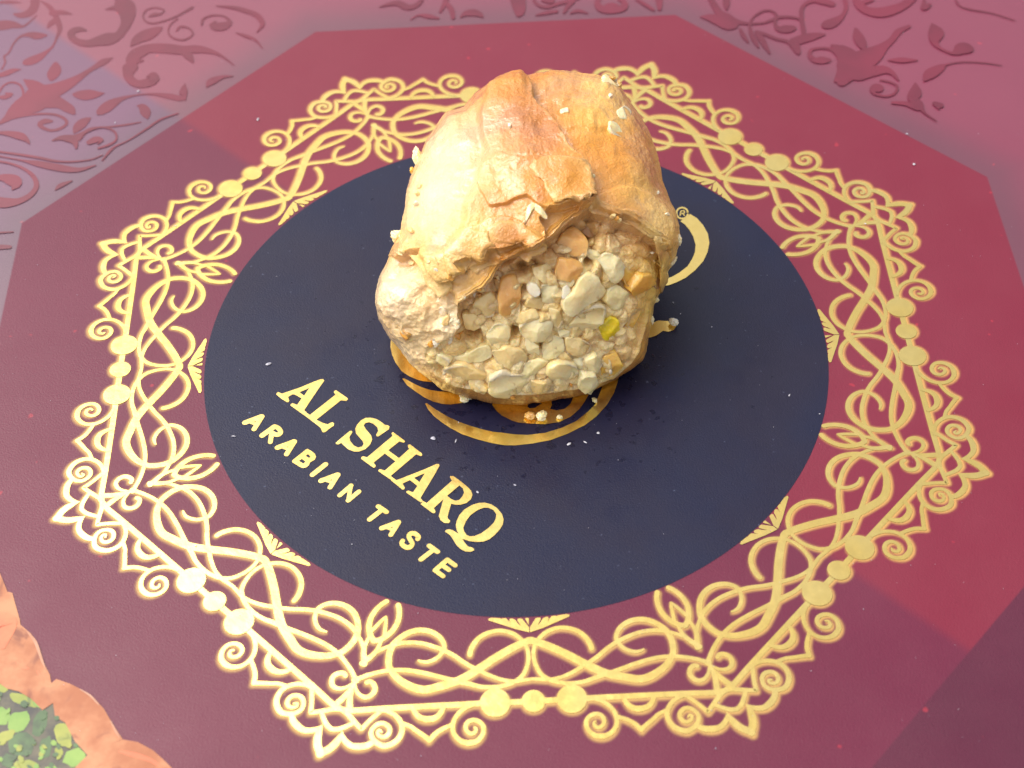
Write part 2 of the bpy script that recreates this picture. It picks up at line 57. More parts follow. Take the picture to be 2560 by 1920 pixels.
LEAF = [[1,[[-1.0709,-.9474],[-1.0731,-.954],[-1.0911,-.9492],[-1.1068,-.9443],[-1.124,-.9361],[-1.1312,-.9268],[-1.1349,-.9193],[-1.1317,-.9142],[-1.1179,-.9163],[-1.1025,-.9199],[-1.0883,-.9294],[-1.0694,-.9401]]],[0,[[-1.0843,-.9712],[-1.081,-.9822],[-1.0847,-.9936],[-1.0909,-1.0063],[-1.1053,-1.0111],[-1.1201,-1.009],[-1.1264,-.9968],[-1.1272,-.9853],[-1.1286,-.9724],[-1.1181,-.9629],[-1.1048,-.963],[-1.091,-.9604]]],[2,[[-1.0431,-.9975],[-1.0475,-1.0136],[-1.0557,-1.0231],[-1.0642,-1.0222],[-1.0717,-1.016],[-1.0722,-.9995],[-1.0739,-.9841],[-1.0686,-.9693],[-1.0608,-.9612],[-1.0534,-.9643],[-1.0451,-.966],[-1.0439,-.982]]],[0,[[-1.1265,-.9706],[-1.1274,-.9805],[-1.1301,-.9912],[-1.1401,-.9914],[-1.1502,-.9899],[-1.1566,-.979],[-1.161,-.9687],[-1.1629,-.9566],[-1.1554,-.9507],[-1.1472,-.9467],[-1.1384,-.954],[-1.1278,-.9584]]],[1,[[-.9904,-1.0142],[-.9858,-1.0286],[-.9849,-1.0441],[-.9934,-1.0502],[-1.0046,-1.0488],[-1.0154,-1.0379],[-1.0209,-1.0234],[-1.0263,-1.0096],[-1.0234,-.9987],[-1.0161,-.9947],[-1.0075,-.9948],[-.9966,-.9993]]],[2,[[-1.0628,-1.0359],[-1.0637,-1.05],[-1.0668,-1.0646],[-1.0825,-1.0663],[-1.0968,-1.0666],[-1.1108,-1.0591],[-1.1172,-1.0453],[-1.1202,-1.031],[-1.1125,-1.0197],[-1.101,-1.0108],[-1.0843,-1.0112],[-1.0704,-1.0218]]],[2,[[-1.0254,-1.0557],[-1.0267,-1.0717],[-1.0349,-1.0736],[-1.0413,-1.0768],[-1.0473,-1.0715],[-1.0496,-1.0594],[-1.0529,-1.0453],[-1.0487,-1.0302],[-1.0405,-1.0284],[-1.0336,-1.0218],[-1.0287,-1.0319],[-1.0255,-1.0425]]],[0,[[-.9515,-1.069],[-.9495,-1.0789],[-.9556,-1.0875],[-.9628,-1.0966],[-.9759,-1.0994],[-.9856,-1.0917],[-.9977,-1.0858],[-.9948,-1.0739],[-.9923,-1.0627],[-.9803,-1.0582],[-.9681,-1.0533],[-.959,-1.0619]]],[1,[[-1.0444,-1.0938],[-1.0422,-1.1015],[-1.057,-1.1013],[-1.0684,-1.1019],[-1.0813,-1.0985],[-1.0892,-1.0923],[-1.0995,-1.085],[-1.096,-1.0782],[-1.0811,-1.0785],[-1.0698,-1.0763],[-1.0577,-1.0818],[-1.0484,-1.0874]]],[1,[[-1.1394,-.906],[-1.1431,-.9099],[-1.1474,-.9133],[-1.1545,-.9116],[-1.1611,-.9077],[-1.164,-.9016],[-1.1669,-.8954],[-1.1637,-.8911],[-1.1579,-.8904],[-1.1519,-.8896],[-1.1452,-.8936],[-1.1419,-.8997]]],[1,[[-1.1085,-1.0089],[-1.1108,-1.016],[-1.1119,-1.0238],[-1.1225,-1.0306],[-1.1345,-1.0327],[-1.1428,-1.0305],[-1.1504,-1.0276],[-1.1481,-1.0203],[-1.1442,-1.0132],[-1.1347,-1.0075],[-1.1245,-1.0054],[-1.1127,-1.0032]]],[2,[[-.8386,-1.105],[-.8427,-1.112],[-.8532,-1.1142],[-.8663,-1.1149],[-.8827,-1.1091],[-.889,-1.0976],[-.8898,-1.0884],[-.8846,-1.0821],[-.8772,-1.0755],[-.8616,-1.0772],[-.8491,-1.0869],[-.8392,-1.096]]],[1,[[-.9989,-1.0619],[-.9992,-1.0686],[-1.0022,-1.073],[-1.0067,-1.0739],[-1.0114,-1.0721],[-1.0157,-1.0676],[-1.0165,-1.0609],[-1.0177,-1.0541],[-1.0141,-1.0507],[-1.01,-1.0496],[-1.0056,-1.0514],[-1.0021,-1.056]]],[2,[[-1.1017,-1.0807],[-1.1031,-1.0896],[-1.1094,-1.0943],[-1.1165,-1.0899],[-1.1233,-1.0877],[-1.1267,-1.0795],[-1.1297,-1.0703],[-1.124,-1.0648],[-1.12,-1.0579],[-1.1129,-1.0617],[-1.1056,-1.0632],[-1.1015,-1.0718]]],[0,[[-.998,-1.1109],[-1.0047,-1.1132],[-1.01,-1.115],[-1.0172,-1.1145],[-1.0249,-1.1107],[-1.0293,-1.1045],[-1.0339,-1.0974],[-1.0275,-1.0946],[-1.0214,-1.0934],[-1.0139,-1.0921],[-1.0078,-1.0988],[-1.0034,-1.104]]],[1,[[-1.1546,-.9312],[-1.1543,-.9415],[-1.1549,-.9509],[-1.1578,-.9566],[-1.1626,-.9514],[-1.1666,-.9416],[-1.1713,-.9303],[-1.1718,-.9171],[-1.1689,-.9109],[-1.1655,-.9086],[-1.1614,-.912],[-1.1561,-.9172]]],[2,[[-.9254,-1.0977],[-.93,-1.1038],[-.9333,-1.11],[-.9413,-1.1106],[-.9498,-1.1097],[-.955,-1.1028],[-.9606,-1.0958],[-.9555,-1.09],[-.9516,-1.085],[-.9448,-1.0822],[-.937,-1.0854],[-.9307,-1.0906]]],[0,[[-1.0543,-.9534],[-1.0586,-.9551],[-1.0636,-.9558],[-1.0702,-.9525],[-1.0778,-.9484],[-1.0804,-.9422],[-1.0804,-.9374],[-1.0774,-.9345],[-1.0717,-.9345],[-1.0652,-.9383],[-1.0589,-.9425],[-1.0542,-.9484]]],[0,[[-1.0411,-1.0506],[-1.0417,-1.0534],[-1.0426,-1.0555],[-1.0444,-1.0565],[-1.0466,-1.0561],[-1.0486,-1.0541],[-1.0503,-1.0514],[-1.0504,-1.0483],[-1.0494,-1.0459],[-1.0472,-1.0453],[-1.045,-1.0461],[-1.0428,-1.0477]]],[1,[[-1.1628,-.9046],[-1.1613,-.9073],[-1.1596,-.9099],[-1.1605,-.9119],[-1.1622,-.9127],[-1.1642,-.9129],[-1.1665,-.9118],[-1.1691,-.91],[-1.169,-.9075],[-1.1694,-.905],[-1.1679,-.9036],[-1.1655,-.9034]]],[1,[[-1.0599,-1.0433],[-1.0623,-1.0441],[-1.0651,-1.0442],[-1.0682,-1.0424],[-1.0701,-1.039],[-1.0694,-1.0362],[-1.0694,-1.0331],[-1.0672,-1.0315],[-1.0642,-1.0333],[-1.0616,-1.0349],[-1.0598,-1.0376],[-1.0583,-1.041]]],[0,[[-.9934,-1.1086],[-.9943,-1.1109],[-.9976,-1.1105],[-1.0006,-1.1103],[-1.0032,-1.108],[-1.0045,-1.1055],[-1.0058,-1.1028],[-1.0037,-1.1016],[-1.0016,-1.1006],[-.9985,-1.1016],[-.9956,-1.1034],[-.9944,-1.106]]],[1,[[-1.0398,-1.068],[-1.0415,-1.0706],[-1.0441,-1.0711],[-1.0466,-1.0716],[-1.0486,-1.0692],[-1.0502,-1.0663],[-1.05,-1.0626],[-1.0487,-1.0591],[-1.0457,-1.059],[-1.043,-1.059],[-1.0411,-1.0615],[-1.039,-1.0644]]],[0,[[-1.1533,-.9282],[-1.1526,-.9319],[-1.1554,-.9346],[-1.1587,-.9361],[-1.1625,-.9365],[-1.1669,-.9354],[-1.169,-.9319],[-1.1681,-.9283],[-1.1684,-.9239],[-1.1637,-.9227],[-1.1592,-.9225],[-1.1548,-.9242]]],[1,[[-1.124,-1.0327],[-1.1248,-1.035],[-1.1264,-1.0371],[-1.1291,-1.0393],[-1.1329,-1.04],[-1.1352,-1.0389],[-1.1371,-1.0379],[-1.1383,-1.0361],[-1.1356,-1.0338],[-1.1327,-1.0321],[-1.1295,-1.0318],[-1.1257,-1.031]]],[0,[[-1.0373,-1.0638],[-1.04,-1.0643],[-1.0425,-1.0644],[-1.0453,-1.0633],[-1.0463,-1.0603],[-1.0483,-1.0574],[-1.047,-1.0551],[-1.0447,-1.0545],[-1.0424,-1.0532],[-1.0398,-1.0553],[-1.0374,-1.0577],[-1.0375,-1.0606]]],[2,[[-1.0462,-.9686],[-1.047,-.9704],[-1.0502,-.9692],[-1.0528,-.9682],[-1.0552,-.9661],[-1.0568,-.9638],[-1.0567,-.9619],[-1.0555,-.9607],[-1.0533,-.9605],[-1.0505,-.962],[-1.0476,-.9639],[-1.0467,-.9663]]],[0,[[-1.1249,-1.0753],[-1.1255,-1.0774],[-1.1278,-1.0787],[-1.1314,-1.0776],[-1.1338,-1.0747],[-1.1356,-1.0722],[-1.1356,-1.07],[-1.1351,-1.0676],[-1.1324,-1.0671],[-1.1289,-1.0676],[-1.1261,-1.0703],[-1.1244,-1.0731]]],[2,[[-1.006,-1.0497],[-1.0054,-1.0532],[-1.0065,-1.0566],[-1.0095,-1.0569],[-1.0122,-1.0551],[-1.0143,-1.0526],[-1.0155,-1.0494],[-1.0163,-1.0456],[-1.014,-1.0439],[-1.0116,-1.0434],[-1.0087,-1.0432],[-1.0062,-1.046]]],[0,[[-1.0392,-1.0713],[-1.0398,-1.0736],[-1.04,-1.0759],[-1.0422,-1.0778],[-1.0448,-1.0785],[-1.0474,-1.0787],[-1.0494,-1.0775],[-1.0498,-1.0754],[-1.0491,-1.0729],[-1.0466,-1.0708],[-1.0438,-1.0705],[-1.041,-1.0699]]],[0,[[-1.0172,-1.0374],[-1.0156,-1.0409],[-1.0148,-1.0449],[-1.0175,-1.0469],[-1.0204,-1.0474],[-1.0236,-1.0468],[-1.026,-1.044],[-1.0286,-1.0409],[-1.0273,-1.0377],[-1.0263,-1.0346],[-1.0234,-1.0332],[-1.0201,-1.0354]]],[1,[[-1.1017,-1.1003],[-1.1006,-1.1033],[-1.1009,-1.1058],[-1.1009,-1.1086],[-1.1033,-1.1092],[-1.106,-1.1075],[-1.1083,-1.1057],[-1.1099,-1.1031],[-1.1102,-1.1003],[-1.1085,-1.0991],[-1.1069,-1.0979],[-1.1045,-1.0991]]],[2,[[-.9673,-1.049],[-.9687,-1.0517],[-.9695,-1.0543],[-.9721,-1.055],[-.9748,-1.0544],[-.9769,-1.0526],[-.9785,-1.0503],[-.9798,-1.0471],[-.978,-1.0447],[-.9748,-1.0448],[-.972,-1.0441],[-.9692,-1.0461]]],[1,[[-.9941,-1.0301],[-.996,-1.033],[-.9996,-1.0323],[-1.0024,-1.0315],[-1.0061,-1.0302],[-1.007,-1.0261],[-1.0064,-1.0227],[-1.0043,-1.0206],[-1.0018,-1.0186],[-.9985,-1.0205],[-.9951,-1.0224],[-.9939,-1.0263]]],[2,[[-1.0152,-1.0937],[-1.015,-1.0975],[-1.0167,-1.1003],[-1.0197,-1.1011],[-1.0222,-1.0981],[-1.025,-1.0961],[-1.0253,-1.0922],[-1.0244,-1.0892],[-1.0235,-1.0857],[-1.0205,-1.0862],[-1.0176,-1.0867],[-1.0155,-1.09]]],[2,[[-1.0974,-1.0918],[-1.0955,-1.094],[-1.0958,-1.0976],[-1.0966,-1.1016],[-1.1,-1.1031],[-1.1032,-1.1049],[-1.1057,-1.1031],[-1.108,-1.1008],[-1.1082,-1.0967],[-1.1053,-1.0936],[-1.1031,-1.0896],[-1.0996,-1.0896]]],[0,[[-1.0456,-1.0943],[-1.0456,-1.0979],[-1.0473,-1.1003],[-1.0497,-1.1012],[-1.0521,-1.0991],[-1.0551,-1.0977],[-1.0565,-1.0937],[-1.0556,-1.0902],[-1.054,-1.0879],[-1.0517,-1.0867],[-1.0491,-1.0886],[-1.0463,-1.0905]]],[2,[[-1.0473,-.9716],[-1.0465,-.9748],[-1.0451,-.9786],[-1.048,-.9822],[-1.0514,-.985],[-1.0551,-.9845],[-1.0586,-.9836],[-1.0595,-.9797],[-1.0582,-.9759],[-1.0573,-.9716],[-1.0534,-.9703],[-1.0495,-.9687]]],[2,[[-1.1021,-1.0468],[-1.1003,-1.05],[-1.1002,-1.054],[-1.1021,-1.0578],[-1.1055,-1.0609],[-1.1095,-1.0598],[-1.1136,-1.0588],[-1.115,-1.0545],[-1.1139,-1.0503],[-1.112,-1.0468],[-1.1088,-1.0441],[-1.1051,-1.0453]]],[2,[[-1.0479,-1.0081],[-1.0494,-1.011],[-1.05,-1.0145],[-1.0522,-1.0144],[-1.0544,-1.0137],[-1.0559,-1.0103],[-1.0571,-1.0067],[-1.0568,-1.0029],[-1.0554,-1.0002],[-1.0533,-.999],[-1.0509,-1.0007],[-1.0497,-1.0045]]],[0,[[-1.0916,-1.0485],[-1.0924,-1.0509],[-1.096,-1.0512],[-1.1001,-1.049],[-1.1039,-1.0471],[-1.107,-1.0439],[-1.1063,-1.0414],[-1.1049,-1.0397],[-1.1015,-1.0401],[-1.0981,-1.0404],[-1.095,-1.043],[-1.0916,-1.0458]]],[1,[[-1.003,-1.0779],[-1.0051,-1.0795],[-1.0075,-1.0806],[-1.0098,-1.0794],[-1.0112,-1.077],[-1.0112,-1.0742],[-1.0111,-1.0712],[-1.0089,-1.0693],[-1.0063,-1.0694],[-1.0042,-1.0705],[-1.0022,-1.0723],[-1.0012,-1.0753]]],[2,[[-1.0182,-.9841],[-1.0188,-.9867],[-1.0214,-.9873],[-1.0242,-.9878],[-1.0269,-.9855],[-1.0284,-.9828],[-1.0301,-.9796],[-1.0289,-.9767],[-1.0255,-.9767],[-1.0227,-.9766],[-1.0192,-.9779],[-1.0177,-.9813]]],[1,[[-1.0802,-1.082],[-1.0823,-1.0844],[-1.0863,-1.0821],[-1.0895,-1.0785],[-1.0928,-1.0745],[-1.0931,-1.0703],[-1.0924,-1.0664],[-1.0888,-1.066],[-1.0849,-1.0691],[-1.081,-1.0713],[-1.0797,-1.0757],[-1.0789,-1.0795]]],[2,[[-1.0901,-.9409],[-1.0891,-.9434],[-1.0897,-.9466],[-1.0908,-.9502],[-1.0938,-.9524],[-1.0967,-.9535],[-1.0992,-.9526],[-1.1004,-.9501],[-1.0998,-.9465],[-1.0977,-.9433],[-1.0952,-.9403],[-1.0924,-.9401]]],[1,[[-1.0889,-1.0429],[-1.087,-1.0466],[-1.0877,-1.0506],[-1.0876,-1.0553],[-1.0914,-1.0568],[-1.095,-1.0576],[-1.098,-1.0552],[-1.1002,-1.0522],[-1.0998,-1.0483],[-1.099,-1.0446],[-1.0959,-1.0426],[-1.0923,-1.0407]]],[2,[[-1.0966,-1.0681],[-1.0952,-1.0715],[-1.0976,-1.0746],[-1.0989,-1.0782],[-1.1027,-1.0781],[-1.1064,-1.0787],[-1.1092,-1.0765],[-1.1092,-1.073],[-1.1094,-1.0695],[-1.1064,-1.0671],[-1.1031,-1.0663],[-1.0999,-1.0669]]],[2,[[-1.0604,-1.0414],[-1.0618,-1.0435],[-1.0654,-1.0427],[-1.0693,-1.0418],[-1.0724,-1.0384],[-1.0741,-1.0351],[-1.0757,-1.0312],[-1.0737,-1.0291],[-1.0691,-1.0309],[-1.0652,-1.0322],[-1.0608,-1.0351],[-1.0593,-1.039]]],[0,[[-1.0873,-1.1035],[-1.0909,-1.1049],[-1.0935,-1.1073],[-1.0977,-1.1043],[-1.102,-1.1025],[-1.1032,-1.0985],[-1.1038,-1.0948],[-1.1027,-1.0913],[-1.0987,-1.0904],[-1.0945,-1.0931],[-1.091,-1.0956],[-1.0887,-1.0992]]],[1,[[-1.155,-.9435],[-1.1522,-.9457],[-1.152,-.9492],[-1.1544,-.9508],[-1.1564,-.9524],[-1.1592,-.9525],[-1.1613,-.95],[-1.1629,-.9474],[-1.1635,-.9443],[-1.1626,-.9413],[-1.1598,-.9404],[-1.1568,-.9405]]],[2,[[-1.1503,-.9221],[-1.1518,-.9233],[-1.1546,-.9219],[-1.1568,-.9186],[-1.1583,-.9156],[-1.1596,-.9124],[-1.1584,-.9109],[-1.1564,-.9109],[-1.154,-.9118],[-1.1513,-.9142],[-1.1498,-.9177],[-1.1498,-.9202]]],[2,[[-1.0637,-1.0334],[-1.0637,-1.036],[-1.0663,-1.0373],[-1.0702,-1.0365],[-1.0742,-1.035],[-1.0761,-1.032],[-1.0766,-1.0294],[-1.075,-1.0277],[-1.0731,-1.0261],[-1.0694,-1.0258],[-1.0659,-1.0283],[-1.0631,-1.031]]],[0,[[-1.1278,-.9524],[-1.1275,-.9557],[-1.1261,-.9581],[-1.1274,-.962],[-1.1298,-.9647],[-1.1324,-.9666],[-1.1349,-.9661],[-1.1363,-.9636],[-1.1352,-.9597],[-1.1351,-.956],[-1.1327,-.9535],[-1.1301,-.9517]]],[1,[[-1.0849,-1.0975],[-1.0868,-1.0991],[-1.0889,-1.1002],[-1.091,-1.0989],[-1.0931,-1.0975],[-1.0937,-1.0946],[-1.0935,-1.0914],[-1.0913,-1.0897],[-1.089,-1.0897],[-1.0866,-1.0898],[-1.0852,-1.0921],[-1.0844,-1.0948]]],[1,[[-1.0337,-1.053],[-1.0358,-1.0541],[-1.0391,-1.0534],[-1.0426,-1.0528],[-1.0458,-1.0499],[-1.0469,-1.0472],[-1.0476,-1.0449],[-1.0462,-1.0435],[-1.0438,-1.0427],[-1.0398,-1.0446],[-1.0372,-1.0476],[-1.0356,-1.05]]],[2,[[-1.0737,-1.0608],[-1.0721,-1.0641],[-1.0715,-1.0677],[-1.0742,-1.0682],[-1.0763,-1.0692],[-1.0792,-1.0684],[-1.0809,-1.0648],[-1.0822,-1.0618],[-1.0822,-1.059],[-1.0816,-1.0559],[-1.0788,-1.0558],[-1.0757,-1.0576]]],[2,[[-1.058,-1.0991],[-1.0594,-1.1007],[-1.063,-1.0993],[-1.066,-1.0982],[-1.0684,-1.0958],[-1.0707,-1.0932],[-1.0712,-1.0906],[-1.0694,-1.0895],[-1.0663,-1.0903],[-1.0631,-1.0911],[-1.0605,-1.0939],[-1.0589,-1.0964]]],[1,[[-1.1587,-.9113],[-1.1574,-.9129],[-1.1588,-.9152],[-1.1603,-.9178],[-1.1634,-.9188],[-1.1658,-.9181],[-1.1672,-.9167],[-1.1683,-.915],[-1.1673,-.9124],[-1.1651,-.9103],[-1.1622,-.9097],[-1.1598,-.9098]]],[2,[[-1.0803,-1.107],[-1.082,-1.1085],[-1.0842,-1.1084],[-1.0867,-1.1083],[-1.0876,-1.1057],[-1.0885,-1.1033],[-1.0872,-1.1012],[-1.0856,-1.0998],[-1.0835,-1.0979],[-1.0817,-1.1004],[-1.0803,-1.1022],[-1.0796,-1.1046]]],[2,[[-1.0237,-1.105],[-1.0204,-1.1071],[-1.0202,-1.1101],[-1.0203,-1.1127],[-1.0224,-1.1135],[-1.0249,-1.1134],[-1.0276,-1.1116],[-1.031,-1.1096],[-1.0311,-1.1066],[-1.0305,-1.1045],[-1.0297,-1.102],[-1.0265,-1.1023]]],[1,[[-.9824,-1.0501],[-.9834,-1.0529],[-.9857,-1.0557],[-.99,-1.0546],[-.9936,-1.0521],[-.9962,-1.0488],[-.9976,-1.0448],[-.9952,-1.0423],[-.9925,-1.0402],[-.9884,-1.0417],[-.9844,-1.0431],[-.9821,-1.0467]]],[2,[[-1.0935,-.9387],[-1.0911,-.9426],[-1.0919,-.9473],[-1.096,-.9493],[-1.0992,-.9524],[-1.103,-.9502],[-1.1073,-.9488],[-1.1072,-.9441],[-1.1077,-.9398],[-1.1045,-.9369],[-1.1008,-.9345],[-1.0969,-.9366]]],[1,[[-1.0901,-1.0911],[-1.0927,-1.0921],[-1.0952,-1.092],[-1.098,-1.0914],[-1.0987,-1.0884],[-1.1,-1.0854],[-1.0978,-1.0832],[-1.0955,-1.0823],[-1.093,-1.0814],[-1.0911,-1.0834],[-1.0898,-1.0856],[-1.0891,-1.0884]]],[2,[[-1.0081,-1.0663],[-1.0076,-1.069],[-1.0087,-1.0717],[-1.0111,-1.0734],[-1.014,-1.0749],[-1.0166,-1.073],[-1.0198,-1.0717],[-1.0202,-1.0685],[-1.0191,-1.0655],[-1.0159,-1.0643],[-1.013,-1.0627],[-1.0105,-1.0648]]]]
